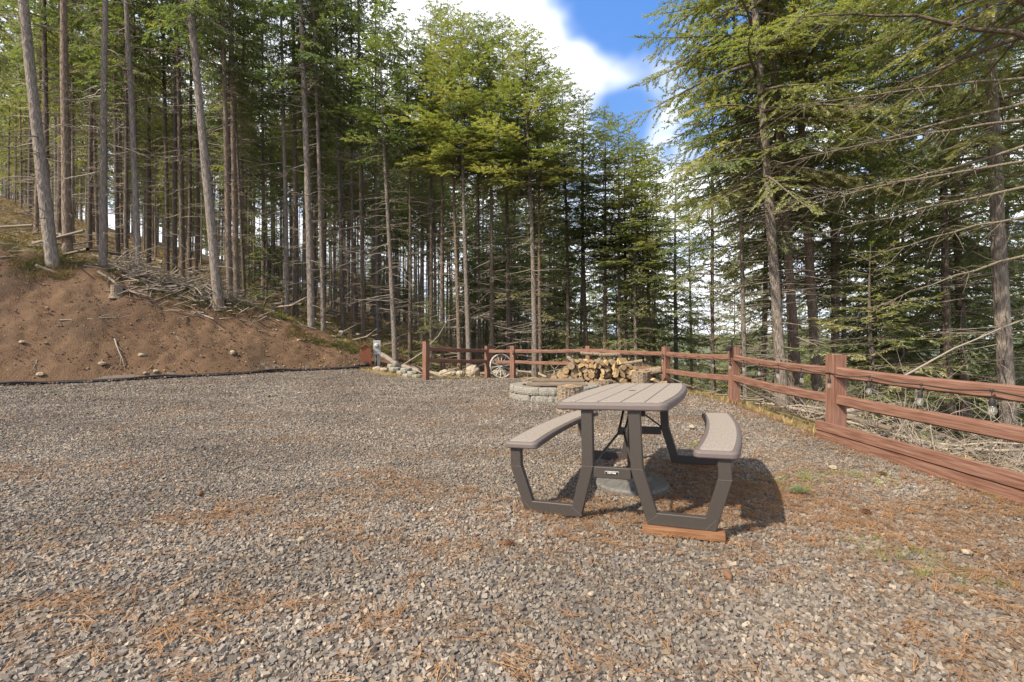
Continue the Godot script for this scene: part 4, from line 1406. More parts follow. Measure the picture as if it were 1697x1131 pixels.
# ---------------------------------------------------------------- round the fire
func fire_pit() -> void:
	var c := P(0.86, 9.85)
	var pit := base("fire_pit", c)
	tag(pit, "round fire pit of two courses of rough grey concrete blocks", "fire pit")
	var kinds := []
	var r := RandomNumberGenerator.new()
	r.seed = 31
	var nb := 15
	for k in 5:
		var half := PI / nb - 0.006
		var o := PackedVector2Array()
		for i in 7:
			var a := lerpf(-half, half, i / 6.0)
			var rad := 0.9 + (r.randf_range(-0.018, 0.014) if i > 0 and i < 6 else -0.02)
			o.push_back(Vector2(sin(a), cos(a)) * rad)
		o.push_back(Vector2(sin(half), cos(half)) * 0.64)
		o.push_back(Vector2(sin(-half), cos(-half)) * 0.64)
		var m := MB.new()
		m.prism(o, [[0.012, 0.0], [0.0, 0.014], [-0.008, 0.05], [-0.004, 0.1], [0.004, 0.132], [0.018, 0.145]])
		kinds.append(m.mesh(M.block))
	for course in 2:
		for i in nb:
			var b := obj("block", kinds[r.randi() % 5], pit)
			b.position = Vector3(0, course * 0.147 - 0.012, 0) + Vector3(r.randf_range(-0.008, 0.008), 0, r.randf_range(-0.008, 0.008))
			b.rotation.y = TAU * (i + 0.5 * course) / nb + r.randf_range(-0.008, 0.008)
	var m := MB.new()
	m.lathe([Vector2(0, 0.02), Vector2(0.3, 0.03), Vector2(0.66, 0.06)], 24)
	obj("ash", m.mesh(M.cone), pit)
	# two weathered boards laid over the pit
	for k in 2:
		var ln: float = [1.18, 1.08][k]
		m = MB.new()
		m.beam(Vector3(-ln / 2, 0, 0), Vector3(ln / 2, 0, 0), 0.42, 0.03, 3, 0.02, r, 0.08)
		var o := obj("cover_board", m.mesh(M.old_board))
		o.position = c + Vector3(0.03 + 0.05 * k, 0.30 + 0.024 * k + 0.012 * k, -0.2 + 0.36 * (1 - k) - 0.15 * k)
		o.rotation = Vector3(0.035, -0.12 + 0.2 * k, 0.012 - 0.02 * k)
		tag(o, ["weathered brown board covering the near half of the fire pit", "weathered brown board covering the far half of the fire pit"][k], "board", "boards over the fire pit")

# cut round of a tree standing on end
func stump(at: Vector3, rad: float, h: float, label: String, sd: int, called := "stump_seat") -> void:
	var r := RandomNumberGenerator.new()
	r.seed = sd
	var o := base(called, at, r.randf() * TAU)
	tag(o, label, "stump", "cut log rounds round the fire pit" if called == "stump_seat" else "stumps left on the bank's crest")
	var m := MB.new()
	var sides := 48
	var ang := []
	for i in sides:
		ang.append(1.0 + r.randf_range(-0.055, 0.03) + 0.04 * sin(TAU * 3.0 * i / sides + sd))
	var rows := 5
	for j in rows:
		for i in sides:
			var k := (i + 1) % sides
			var q := []
			for e in [[i, j], [k, j], [k, j + 1], [i, j + 1]]:
				var y: float = h * e[1] / rows
				var fl: float = 1.0 + (0.06 if called == "stump_seat" else 0.5) * exp(-y / 0.1)
				q.append(Vector3(cos(TAU * e[0] / sides), 0, sin(TAU * e[0] / sides)) * rad * ang[e[0]] * fl * (1.0 + 0.02 * sin(e[0] * 5.3 + e[1] * 2.1)) + Vector3.UP * (y + (0.012 * sin(e[0] * 0.4) if e[1] == rows else 0.0)))
			var u0 := TAU * rad * i / sides
			var u1 := TAU * rad * (i + 1) / sides
			m.quad_o(q[0], q[1], q[2], q[3], q[0] + q[1], Vector2(u0, h * j / rows), Vector2(u1, h * j / rows), Vector2(u1, h * (j + 1) / rows), Vector2(u0, h * (j + 1) / rows))
	obj("bark", m.mesh(M.log_bark), o)
	m = MB.new()
	for k in 5:
		var ra := rad * 0.93 * k / 5.0
		var rb := rad * 0.93 * (k + 1) / 5.0
		m.col = [lin(.7, .62, .55), lin(1, .95, .9), lin(.82, .76, .7), lin(1.05, 1, .95), lin(.9, .82, .74)][k]
		for i in sides:
			var z := (i + 1) % sides
			var a: Vector3 = Vector3(cos(TAU * i / sides), 0, sin(TAU * i / sides)) * ang[i]
			var b: Vector3 = Vector3(cos(TAU * z / sides), 0, sin(TAU * z / sides)) * ang[z]
			var ua := Vector3.UP * (h + 0.004 + 0.012 * sin(i * 0.4) * rb / rad)
			m.quad_o(a * ra + ua, b * ra + ua, b * rb + ua, a * rb + ua, Vector3.UP, Vector2(a.x, a.z) * ra, Vector2(b.x, b.z) * ra, Vector2(b.x, b.z) * rb, Vector2(a.x, a.z) * rb)
	obj("cut_face", m.mesh(M.stump_top), o)

func stumps() -> void:
	stump(P(0.94, 7.86, -0.01), 0.215, 0.42, "stump seat with furrowed bark standing between table and fire pit", 1)
	stump(P(3.03, 11.35, -0.01), 0.21, 0.44, "pale stump seat standing in front of the woodpile's end", 2)
	stump(P(2.1, 11.0, -0.01), 0.19, 0.28, "low stump seat between the fire pit and the woodpile", 3)
	stump(P(0.44, 11.2, -0.01), 0.2, 0.32, "low stump seat behind the fire pit, toward the wagon wheel", 4)
	stump(P(-12.9, 15.75, -0.1), 0.16, 0.45, "grey weathered stump in front of the upper brush pile", 5, "tree_stump")
	stump(P(-10.3, 16.9, -0.1), 0.18, 0.42, "grey weathered stump beside the large leaning fir", 6, "tree_stump")

# a log lying along z: share of a full round (1 round, 0.5 half, 0.25 quarter)
func log_mesh(rad: float, ln: float, share: float, r: RandomNumberGenerator) -> ArrayMesh:
	var bk := MB.new()
	var wd := MB.new()
	var pts := []
	var k := 14 if share == 1.0 else (9 if share == 0.5 else 6)
	for i in k + (0 if share == 1.0 else 1):
		var a := TAU * share * i / k
		pts.append(Vector3(cos(a), sin(a), 0) * rad * (1.0 + r.randf_range(-0.05, 0.05)))
	if share == 0.25:
		pts.append(Vector3(0.05, 0.05, 0) * rad)
	var ctr := Vector3.ZERO
	for p in pts:
		ctr += p
	ctr /= pts.size()
	for i in pts.size():
		pts[i] -= ctr
	var z0 := Vector3(0, 0, ln / 2)
	var tilt := Vector3(r.randf_range(-0.08, 0.08), r.randf_range(-0.08, 0.08), 0)
	wd.uvo = Vector2(r.randf(), r.randf())
	bk.uvo = Vector2(r.randf(), r.randf())
	wd.col = [lin(1.05, 1.0, .9), lin(.85, .82, .78), lin(1.1, 1.0, .85), lin(.95, .95, .95), lin(.7, .72, .74)][r.randi() % 5]
	for i in pts.size():
		var j := (i + 1) % pts.size()
		var b: MB = bk if (share == 1.0 or i < k) else wd
		var l: float = pts[i].distance_to(pts[j])
		b.quad_o(pts[i] - z0, pts[j] - z0, pts[j] + z0, pts[i] + z0, pts[i] + pts[j], Vector2(i * l, -ln / 2), Vector2(i * l + l, -ln / 2), Vector2(i * l + l, ln / 2), Vector2(i * l, ln / 2))
		for s in [-1.0, 1.0]:
			var za: Vector3 = z0 * s + Vector3(0, 0, tilt.dot(pts[i]))
			var zb: Vector3 = z0 * s + Vector3(0, 0, tilt.dot(pts[j]))
			var full: Color = wd.col
			for q in [[0.0, 0.3, 0.8], [0.3, 0.62, 1.0], [0.62, 0.9, 0.93], [0.9, 1.0, 0.55]]:
				wd.col = full * q[2]
				wd.quad_o(pts[i] * q[0] + z0 * s, pts[j] * q[0] + z0 * s, pts[j] * q[1] + z0 * s, pts[i] * q[1] + z0 * s, Vector3(0, 0, s), Vector2(pts[i].x, pts[i].y) * q[0], Vector2(pts[j].x, pts[j].y) * q[0], Vector2(pts[j].x, pts[j].y) * q[1], Vector2(pts[i].x, pts[i].y) * q[1])
			wd.col = full
	var am := ArrayMesh.new()
	bk.add_to(am, M.log_bark)
	wd.add_to(am, M.cut)
	return am

func firewood() -> void:
	var r := RandomNumberGenerator.new()
	r.seed = 91
	var a := Vector2(1.02, 12.75)
	var b := Vector2(3.45, 11.75)
	var along := (b - a).normalized()
	var ln := a.distance_to(b)
	# outline of the heap: height at a share of the way along
	var top := func(u: float) -> float:
		if u < 0.16:
			return lerpf(0.2, 0.52, u / 0.16)
		if u < 0.3:
			return lerpf(0.55, 0.76, (u - 0.16) / 0.14)
		if u < 0.66:
			return 0.78
		return lerpf(0.76, 0.34, (u - 0.66) / 0.34)
	var placed := []
	var y := 0.075
	var row := 0
	var count := 0
	while y < 0.85:
		var s := 0.05 + (0.06 if row % 2 else 0.0)
		var in_row := 0
		while s < ln:
			var u := s / ln
			var big := u < 0.24
			var rad := r.randf_range(0.08, 0.098) if big else r.randf_range(0.052, 0.082)
			if y + rad * 0.6 < top.call(u):
				var share := 1.0
				if not big and r.randf() < 0.55:
					share = [0.5, 0.25, 0.25][r.randi() % 3]
				if share < 1.0:
					rad *= 1.45
				var p := a + along * (s + r.randf_range(-0.015, 0.015)) + Vector2(-along.y, along.x) * r.randf_range(-0.06, 0.06)
				var len := r.randf_range(0.36, 0.46)
				var o := obj("firewood_log", log_mesh(rad, len, share, r))
				var yaw := lerpf(0.22, -0.35, u) + r.randf_range(-0.14, 0.14)
				if u > 0.45 and r.randf() < 0.3:
					yaw += 0.9
				o.transform = Transform3D(Basis(Vector3.UP, -yaw) * Basis(Vector3.RIGHT, r.randf_range(-0.06, 0.06)) * Basis(Vector3.BACK, r.randf() * TAU), Vector3(p.x, land(p.x, p.y) + y + r.randf_range(-0.012, 0.012), -p.y))
				var rows := ["bottom", "second", "third", "fourth", "fifth", "sixth", "top", "topmost"]
				var what := ""
				in_row += 1
				what = "%s in the %s row of the woodpile, number %s from its thick-log end" % ["thick round log" if big else ("round log" if share == 1.0 else ("half-split log" if share == 0.5 else "split wedge")), rows[mini(row, 7)], ["one", "two", "three", "four", "five", "six", "seven", "eight", "nine", "ten", "eleven", "twelve", "thirteen", "fourteen", "fifteen", "sixteen", "seventeen", "eighteen", "nineteen", "twenty", "twenty-one", "twenty-two", "twenty-three"][mini(in_row - 1, 22)]]
				tag(o, what, "log", "thick round logs of the woodpile" if big else ("round logs of the woodpile" if share == 1.0 else "split logs of the woodpile"))
				count += 1
			s += (0.185 if big else 0.128) * r.randf_range(0.92, 1.1)
		y += 0.112
		row += 1
	# long pieces thrown on top and at the ends
	var loose := [[1.62, 12.5, 0.60, 0.9, 0.55, 0.05, 0.5, "grey log sloping down the end of the woodpile's top"], [2.0, 12.35, 0.83, 1.35, 0.05, 0.045, 0.5, "pale barked log lying across the top of the woodpile"], [2.45, 12.15, 0.82, 1.45, -0.03, 0.05, 0.5, "grey barked log lying along the woodpile's top toward the stump"], [2.95, 11.95, 0.62, 1.3, -0.16, 0.045, 0.55, "thin pale split piece on the falling end of the woodpile"], [3.42, 11.85, 0.40, 1.15, -0.22, 0.1, 0.5, "thick log slanting off the woodpile against the fence post"], [3.45, 11.6, 0.10, 1.3, -0.1, 0.08, 0.55, "grey log on the ground by the woodpile's fence post end"]]
	for q in loose:
		var o := obj("firewood_log", log_mesh(q[5], q[6], 1.0, r))
		o.transform = Transform3D(Basis(Vector3.UP, q[3]) * Basis(Vector3.RIGHT, q[4]), Vector3(q[0], land(q[0], q[1]) + q[2], -q[1]))
		tag(o, q[7], "log", "loose logs on the woodpile")


# ---------------------------------------------------------------- by the bank
func utilities() -> void:
	var at := P(-5.28, 17.45, -0.03)
	var o := base("wooden_housing", at, 0.30)
	tag(o, "small red-brown wooden housing with a gabled top on the bank's foot", "housing")
	var m := MB.new()
	m.xf = Transform3D(Basis(Vector3(1, 0, 0), Vector3(0, 0, 1), Vector3(0, 1, 0)), Vector3(0, 0, -0.16))
	m.prism(PackedVector2Array([Vector2(-0.185, 0), Vector2(0.185, 0), Vector2(0.185, 0.58), Vector2(0, 0.70), Vector2(-0.185, 0.58)]), [[0.004, 0], [0, 0.004], [0, 0.316], [0.004, 0.32]])
	m.fix_from(0)
	obj("body", m.mesh(M.box_red), o)
	for s in [-1.0, 1.0]:
		m = MB.new()
		m.xf = Transform3D(Basis(Vector3.BACK, -s * atan2(0.12, 0.185)), Vector3(s * 0.106, 0.655, 0))
		m.box(Vector3.ZERO, Vector3(0.262, 0.02, 0.38), 0.003)
		obj("roof_board", m.mesh(M.box_red), o)
	var mp := P(-4.92, 17.6, -0.03)
	o = base("electric_meter", mp, 0.25)
	tag(o, "grey electric meter box on a post with conduits beside the red housing", "meter")
	m = MB.new()
	m.box(Vector3(0.02, 0.45, -0.09), Vector3(0.09, 0.95, 0.09), 0.006)
	obj("post", m.mesh(M.grey_wood), o)
	m = MB.new()
	m.box(Vector3(0.0, 0.70, 0.03), Vector3(0.26, 0.52, 0.13), 0.012)
	var bx := obj("enclosure", m.mesh(M.meter), o)
	m = MB.new()
	m.xf = Transform3D(Basis(Vector3.RIGHT, PI / 2), Vector3(-0.02, 0.78, 0.095))
	m.lathe([Vector2(0.08, 0), Vector2(0.078, 0.02), Vector2(0.066, 0.03), Vector2(0.062, 0.09), Vector2(0.04, 0.105), Vector2(0, 0.108)], 20)
	obj("meter_dial", m.mesh(M.pvc), bx)
	m = MB.new()
	m.box(Vector3(0.0, 0.55, 0.097), Vector3(0.2, 0.008, 0.006), 0.001)
	obj("cover_seam", m.mesh(M.steel), bx)
	for q in [[-0.06, 0.02, 0.02], [0.03, 0.03, 0.028], [0.075, 0.0, 0.018]]:
		m = MB.new()
		m.tube([Vector3(q[0], 0.46, q[1]), Vector3(q[0] * 1.1, 0.25, q[1] + 0.01), Vector3(q[0] * 1.3, -0.02, q[1] + 0.05)], [q[2], q[2], q[2]], 8)
		obj("conduit", m.mesh(M.pvc), o)
	# hoses along the foot of the bank
	for k in 2:
		m = MB.new()
		var path := []
		var radii := []
		var r := RandomNumberGenerator.new()
		r.seed = 40 + k
		var n := 60
		for i in n:
			var u := i / float(n - 1)
			var s := lerpf(-3.5, 8.9, u)
			var off := -0.12 + (0.10 * sin(u * 21.0 + k * 2.0) * (0.4 + 0.6 * k)) * 0.6 - 0.07 * k
			var x := -13.1 + 0.868 * s - 0.496 * off
			var d := 12.4 + 0.496 * s + 0.868 * off
			path.append(P(x, d, 0.045 + (0.05 * maxf(0.0, sin(u * 26.0)) if k == 1 else 0.0)))
			radii.append(0.04 if k == 0 else 0.03)
		if k == 0:
			for q in [[-5.42, 16.86, 0.06], [-5.2, 17.0, 0.07], [-5.12, 17.12, 0.10], [-5.16, 17.22, 0.12], [-5.26, 17.28, 0.10]]:
				path.append(P(q[0], q[1], q[2]))
				radii.append(0.04)
		m.tube(path, radii, 8)
		var ho := obj("hose", m.mesh(M.hose))
		tag(ho, ["thick black hose along the bank's foot, curling up to the red housing", "thinner black hose lying along the gravel's edge under the bank"][k], "hose")
	# flat stone steps up the slope
	var st := base("stone_steps", Vector3.ZERO)
	tag(st, "rough grey stone steps climbing the slope beside the meter", "steps")
	var rs := RandomNumberGenerator.new()
	rs.seed = 3
	for q in [[-3.30, 15.35, 0.34, 0.02], [-2.99, 15.2, 0.32, 0.0], [-3.58, 15.75, 0.36, 0.09], [-3.22, 15.65, 0.36, 0.08], [-3.95, 16.3, 0.4, 0.17], [-3.55, 16.15, 0.36, 0.16], [-4.15, 16.75, 0.36, 0.26]]:
		m = MB.new()
		var poly := PackedVector2Array()
		for i in 8:
			var aa := TAU * (i + 0.5) / 8.0
			poly.push_back(Vector2(cos(aa) * q[2] * 0.52, sin(aa) * 0.2) * rs.randf_range(0.92, 1.08))
		m.prism(poly, [[0.015, -0.06], [0, -0.04], [-0.006, 0.03], [0.004, 0.07], [0.018, 0.082]])
		var o2 := obj("slab", m.mesh(M.slab), st)
		o2.position = Vector3(q[0], maxf(land(q[0], q[1]), q[3]) + 0.02, -q[1])
		o2.rotation.y = 0.3 + rs.randf_range(-0.08, 0.08)
	# pale boulders along the far edge
	var bd := [[-1.37, 16.9, 0.5, 0.46, 0.4, "rounded pale boulder just behind the fence rails"], [-1.78, 16.6, 0.34, 0.2, 0.3, "small pale angular rock beside the rounded boulder"], [-2.15, 16.5, 0.5, 0.18, 0.36, "flat pale rock behind the first fence bay"], [-2.35, 16.9, 0.42, 0.26, 0.3, "pale rock at the head of the rock row behind the end post"], [-1.98, 17.0, 0.36, 0.2, 0.3, "pale rock second in the row behind the end post"], [-0.5, 17.3, 0.8, 0.26, 0.4, "broad tan rock behind the wagon wheel"], [0.0, 17.2, 0.5, 0.26, 0.4, "tan rock behind the post past the wagon wheel"], [-2.3, 14.55, 0.5, 0.07, 0.22, "flat mossy stone at the foot of the fence end post"], [-4.7, 16.85, 0.34, 0.14, 0.25, "small tan stone under the meter"], [-4.4, 16.55, 0.26, 0.12, 0.2, "small tan stone beside the stone steps"]]
	for q in bd:
		m = MB.new()
		m.rock(Vector3.ZERO, Vector3(q[2], q[3] * 1.3, q[4]), rs, 0.11, 2)
		var o3 := obj("boulder", m.mesh(M.boulder))
		o3.position = P(q[0], q[1], q[3] * 0.3)
		o3.rotation.y = rs.randf() * TAU * 0.1
		tag(o3, q[5], "rock", "pale rocks at the yard's edge")
	# fallen pole and a leaning stick behind
	m = MB.new()
	var lp := []
	var lr := []
	for i in 12:
		var u := i / 11.0
		var x := lerpf(-5.1, -1.95, u)
		var d := lerpf(18.6, 16.9, u)
		lp.append(P(x, d, 0.10 + 0.015 * sin(i * 2.0)))
		lr.append(lerpf(0.10, 0.07, u))
	m.tube(lp, lr, 10)
	var fl := obj("fallen_log", m.mesh(M.grey_wood))
	tag(fl, "grey fallen pole lying down the slope behind the fence end", "log")
	m = MB.new()
	m.tube([P(-4.15, 18.3, 0.1), P(-3.4, 18.2, 0.75), P(-2.75, 18.1, 1.55), P(-2.3, 18.0, 2.3)], [0.03, 0.027, 0.02, 0.012], 7)
	fl = obj("leaning_pole", m.mesh(M.dead))
	tag(fl, "pale thin dead pole leaning above the fallen pole", "branch")


func string_lights() -> void:
	var o := base("string_lights", Vector3.ZERO)
	tag(o, "black cord of clear bulbs strung along the upper fence rail", "string lights")
	var posts := [Vector3(0.03, 0.82, -16.08), Vector3(2.36, 0.83, -14.9), Vector3(3.76, 0.82, -12.05), Vector3(4.08, 0.82, -9.03), Vector3(3.73, 0.785, -5.67), Vector3(3.61, 0.77, -2.35)]
	var path := []
	var radii := []
	var marks := []
	for i in posts.size() - 1:
		var a: Vector3 = posts[i]
		var b: Vector3 = posts[i + 1]
		var n := maxi(5, int(a.distance_to(b) / 0.58))
		for k in n:
			var u := float(k) / n
			var p := a.lerp(b, u)
			p.y += 0.012 * sin(k * 2.3)
			marks.append(p)
			path.append(p)
			path.append(a.lerp(b, u + 0.5 / n) - Vector3(0, 0.022, 0))
			radii.append(0.006)
			radii.append(0.006)
	path.append(posts[5])
	radii.append(0.006)
	var m := MB.new()
	m.tube(path, radii, 6)
	obj("cord", m.mesh(M.cable), o)
	var sock := MB.new()
	sock.tube([Vector3(0, 0.004, 0), Vector3(0.002, -0.03, 0), Vector3(0, -0.06, 0)], [0.0035, 0.0035, 0.0035], 6)
	sock.lathe([Vector2(0, -0.118), Vector2(0.02, -0.118), Vector2(0.021, -0.09), Vector2(0.017, -0.07), Vector2(0.008, -0.058), Vector2(0, -0.056)], 12)
	var clip := MB.new()
	clip.lathe([Vector2(0, -0.012), Vector2(0.012, -0.010), Vector2(0.014, 0.004), Vector2(0.008, 0.014), Vector2(0, 0.015)], 10)
	clip.fix_from(0)
	clip.add_to_mb(sock)
	var sm := sock.mesh(M.cable)
	var gl := MB.new()
	gl.lathe([Vector2(0, -0.19), Vector2(0.012, -0.187), Vector2(0.024, -0.176), Vector2(0.029, -0.160), Vector2(0.027, -0.142), Vector2(0.02, -0.124), Vector2(0.016, -0.116)], 14)
	var gm := gl.mesh(M.glass)
	var fm := MB.new()
	fm.tube([Vector3(-0.004, -0.118, 0), Vector3(-0.008, -0.155, 0.003), Vector3(0.0, -0.168, 0), Vector3(0.008, -0.155, -0.003), Vector3(0.004, -0.118, 0)], [0.0022, 0.0018, 0.0018, 0.0018, 0.0022], 5)
	var fmm := fm.mesh(M.brass)
	for p in marks:
		var s := obj("socket", sm, o)
		s.position = p
		s.rotation = Vector3(rng.randf_range(-0.06, 0.06), rng.randf() * TAU, rng.randf_range(-0.06, 0.06))
		obj("bulb", gm, s)
		obj("filament", fmm, s)
	# small black lamp clipped on the corner post
	var c := base("post_lamp", Vector3(4.14, 1.05, -9.08), 0.6)
	tag(c, "small black solar lamp clipped to the top of the corner fence post", "lamp")
	m = MB.new()
	m.box(Vector3(0.0, 0.07, 0), Vector3(0.025, 0.14, 0.02), 0.003)
	obj("stem", m.mesh(M.black), c)
	m = MB.new()
	m.xf = Transform3D(Basis(Vector3.BACK, 0.5), Vector3(-0.12, -0.03, 0))
	m.box(Vector3.ZERO, Vector3(0.16, 0.02, 0.1), 0.004)
	obj("solar_panel", m.mesh(M.black), c)
	m = MB.new()
	m.tube([Vector3(0, 0.0, 0.02), Vector3(-0.07, -0.02, 0.03), Vector3(-0.12, -0.03, 0.0)], [0.009, 0.009, 0.009], 6)
	obj("bracket", m.mesh(M.black), c)


# ---------------------------------------------------------------- dead wood
func sticks(at: Vector3, spread: Vector3, cnt: int, ln: float, sd: int, lean := 0.55) -> ArrayMesh:
	var r := RandomNumberGenerator.new()
	r.seed = sd
	var m := MB.new()
	for i in cnt:
		var q := Vector3(r.randfn() * spread.x * 0.4, absf(r.randfn()) * spread.y * 0.5, r.randfn() * spread.z * 0.4)
		q.y *= exp(-(q.x * q.x) / (spread.x * spread.x) * 3.0) * exp(-q.z * q.z * 1.5)
		var az := r.randf() * TAU
		var dv := Vector3(cos(az), r.randf_range(-lean, lean), sin(az) * 0.7).normalized()
		var l := ln * r.randf_range(0.3, 1.0)
		var c := q + Vector3(0, 0.03, 0)
		var k := Vector3(r.randf_range(-1, 1), r.randf_range(-1, 1), r.randf_range(-1, 1)) * l * 0.08
		var y := land(at.x + c.x, -at.z - c.z) - at.y
		c.y += y
		var th := r.randf_range(0.007, 0.024)
		m.tube([c - dv * l * 0.5, c + k, c + dv * l * 0.5], [th, th * 0.8, th * 0.35], 5, false)
		for j in r.randi_range(0, 3):
			var p := c + dv * l * r.randf_range(-0.2, 0.45)
			var td := (dv + Vector3(r.randf_range(-1, 1), r.randf_range(-0.4, 0.9), r.randf_range(-1, 1)) * 0.8).normalized() * l * 0.3
			m.tube([p, p + td], [th * 0.5, th * 0.2], 3, false)
	return m.mesh(M.dead)

func crooked(sd: int, p0: Vector3, dir: Vector3, ln: float, th: float, cnt := 5) -> ArrayMesh:
	var r := RandomNumberGenerator.new()
	r.seed = sd
	var m := MB.new()
	var path := [p0]
	var radii := [th]
	var d := dir.normalized()
	for i in 8:
		d = (d + Vector3(r.randf_range(-1, 1), r.randf_range(-0.6, 0.6), r.randf_range(-1, 1)) * 0.16).normalized()
		path.append(path[i] + d * ln / 8.0)
		radii.append(lerpf(th, th * 0.25, (i + 1) / 8.0))
	m.tube(path, radii, 7)
	for i in cnt:
		var k := r.randi_range(2, 7)
		var td := (d + Vector3(r.randf_range(-1, 1), r.randf_range(-0.3, 0.6), r.randf_range(-1, 1))).normalized() * ln * r.randf_range(0.12, 0.3)
		m.tube([path[k], path[k] + td * 0.5 + Vector3(0, 0.02, 0), path[k] + td], [radii[k] * 0.6, radii[k] * 0.45, 0.002], 5)
	return m.mesh(M.dead)

func slash() -> void:
	for q in [[-12.7, 16.65, 2.0, 1.0, 210, "heap of grey dead sticks on the bank's crest, the upper brush pile"], [-11.1, 17.25, 1.9, 0.95, 200, "heap of grey dead sticks on the bank's crest, the lower brush pile"], [-10.0, 17.6, 1.5, 0.25, 50, "thin scatter of grey sticks below the lower brush pile"]]:
		var at := P(q[0], q[1])
		var o := base("brush_pile", at)
		tag(o, q[5], "brush pile", "brush piles on the crest")
		var s := obj("sticks", sticks(at, Vector3(q[2], q[3], 0.9), q[4], 1.2, int(q[4] + q[0] * 7.0)), o)
		tag(s, "", "", "", "stuff")
	var br := [[-13.4, 14.3, 0.9, 0.5, 1.6, 0.03, "pale crooked branch lying high on the bare bank"], [-11.9, 14.45, 0.75, -0.6, 1.3, 0.024, "pale forked branch sliding down the middle of the bank"], [-11.2, 14.4, 0.5, -0.75, 0.9, 0.016, "short thin branch low on the bank"], [-10.8, 15.4, 0.8, -0.4, 1.0, 0.014, "thin root sticking from the bank below the lower brush pile"], [-15.2, 15.4, 1.0, 0.25, 2.4, 0.06, "thick dead limb lying on the crest beside the stout leaning trunk"], [-13.9, 16.2, 1.0, -0.2, 2.2, 0.045, "grey dead limb running toward the upper brush pile"], [-10.2, 16.3, 0.9, -0.3, 1.4, 0.02, "thin grey stick under the crest stump"], [-13.0, 13.2, 0.4, -0.9, 0.5, 0.012, "little pale root near the bank's foot"], [-17.0, 19.5, 1.0, 0.1, 4.0, 0.09, "fallen grey trunk upslope behind the leaning firs"], [-19.5, 23.5, 1.0, -0.3, 5.0, 0.08, "fallen pale trunk on the open hillside"]]
	var i := 0
	for q in br:
		var at := P(q[0], q[1], 0.04 + q[5] * 0.5)
		var to := P(q[0] + q[2] * q[4] * 0.7, q[1] + q[3] * q[4] * 0.7, 0.05)
		var o := obj("dead_branch", crooked(500 + i, Vector3.ZERO, to - at, q[4], q[5]))
		o.position = at
		tag(o, q[6], "branch", "dead branches on the bank")
		i += 1
	# bare twiggy growth under the rails on the steep side
	var sh := [[4.7, 5.3, 0.95, "bare grey twiggy shrub tangled under the rails beside the retaining boards"], [5.3, 6.6, 1.1, "bare twiggy shrub behind the braced fence post"], [5.9, 5.4, 1.2, "bare twiggy shrub between the rails and the stout grey trunk"], [5.1, 8.3, 1.0, "bare twiggy shrub outside the bay nearest the twin trunks"], [7.2, 7.0, 1.5, "tall bare shrub under the sunlit young fir"], [4.9, 4.0, 0.8, "low bare shrub below the retaining boards"], [6.4, 9.0, 1.2, "bare shrub at the feet of the heavy brown fir"]]
	for q in sh:
		var o := obj("bare_shrub", shrub(int(q[0] * 100.0), q[2]))
		o.position = P(q[0], q[1], -0.05)
		tag(o, q[3], "shrub", "bare shrubs below the fence")
	var lb := obj("dead_branch", crooked(620, Vector3.ZERO, Vector3(2.2, 0.85, 0.25), 2.6, 0.015, 7))
	lb.position = Vector3(4.95, 0.62, -6.3)
	tag(lb, "long pale dead branch slanting up behind the rails toward the stout trunk", "branch")

func shrub(sd: int, h: float) -> ArrayMesh:
	var r := RandomNumberGenerator.new()
	r.seed = sd
	var m := MB.new()
	for i in 22:
		var az := r.randf() * TAU
		var d := Vector3(cos(az) * r.randf_range(0.2, 1.2), r.randf_range(0.3, 1.0), sin(az) * r.randf_range(0.2, 1.2)).normalized()
		var p := Vector3(r.randf_range(-0.25, 0.25), 0, r.randf_range(-0.25, 0.25)) * h
		var path := [p]
		var radii := [0.008]
		var l := h * r.randf_range(0.5, 1.2)
		for k in 5:
			d = (d + Vector3(r.randf_range(-1, 1), r.randf_range(-0.7, 0.3), r.randf_range(-1, 1)) * 0.3).normalized()
			path.append(path[k] + d * l / 5.0)
			radii.append(lerpf(0.007, 0.002, (k + 1) / 5.0))
		m.tube(path, radii, 4, false)
		for j in 7:
			var k := r.randi_range(1, 5)
			var td := (d * 0.6 + Vector3(r.randf_range(-1, 1), r.randf_range(-0.6, 0.7), r.randf_range(-1, 1))).normalized() * l * r.randf_range(0.12, 0.4)
			m.tube([path[k], path[k] + td * 0.5 + Vector3(0, r.randf_range(-0.03, 0.03), 0), path[k] + td], [0.0042, 0.003, 0.0014], 3, false)
	return m.mesh(M.dead)


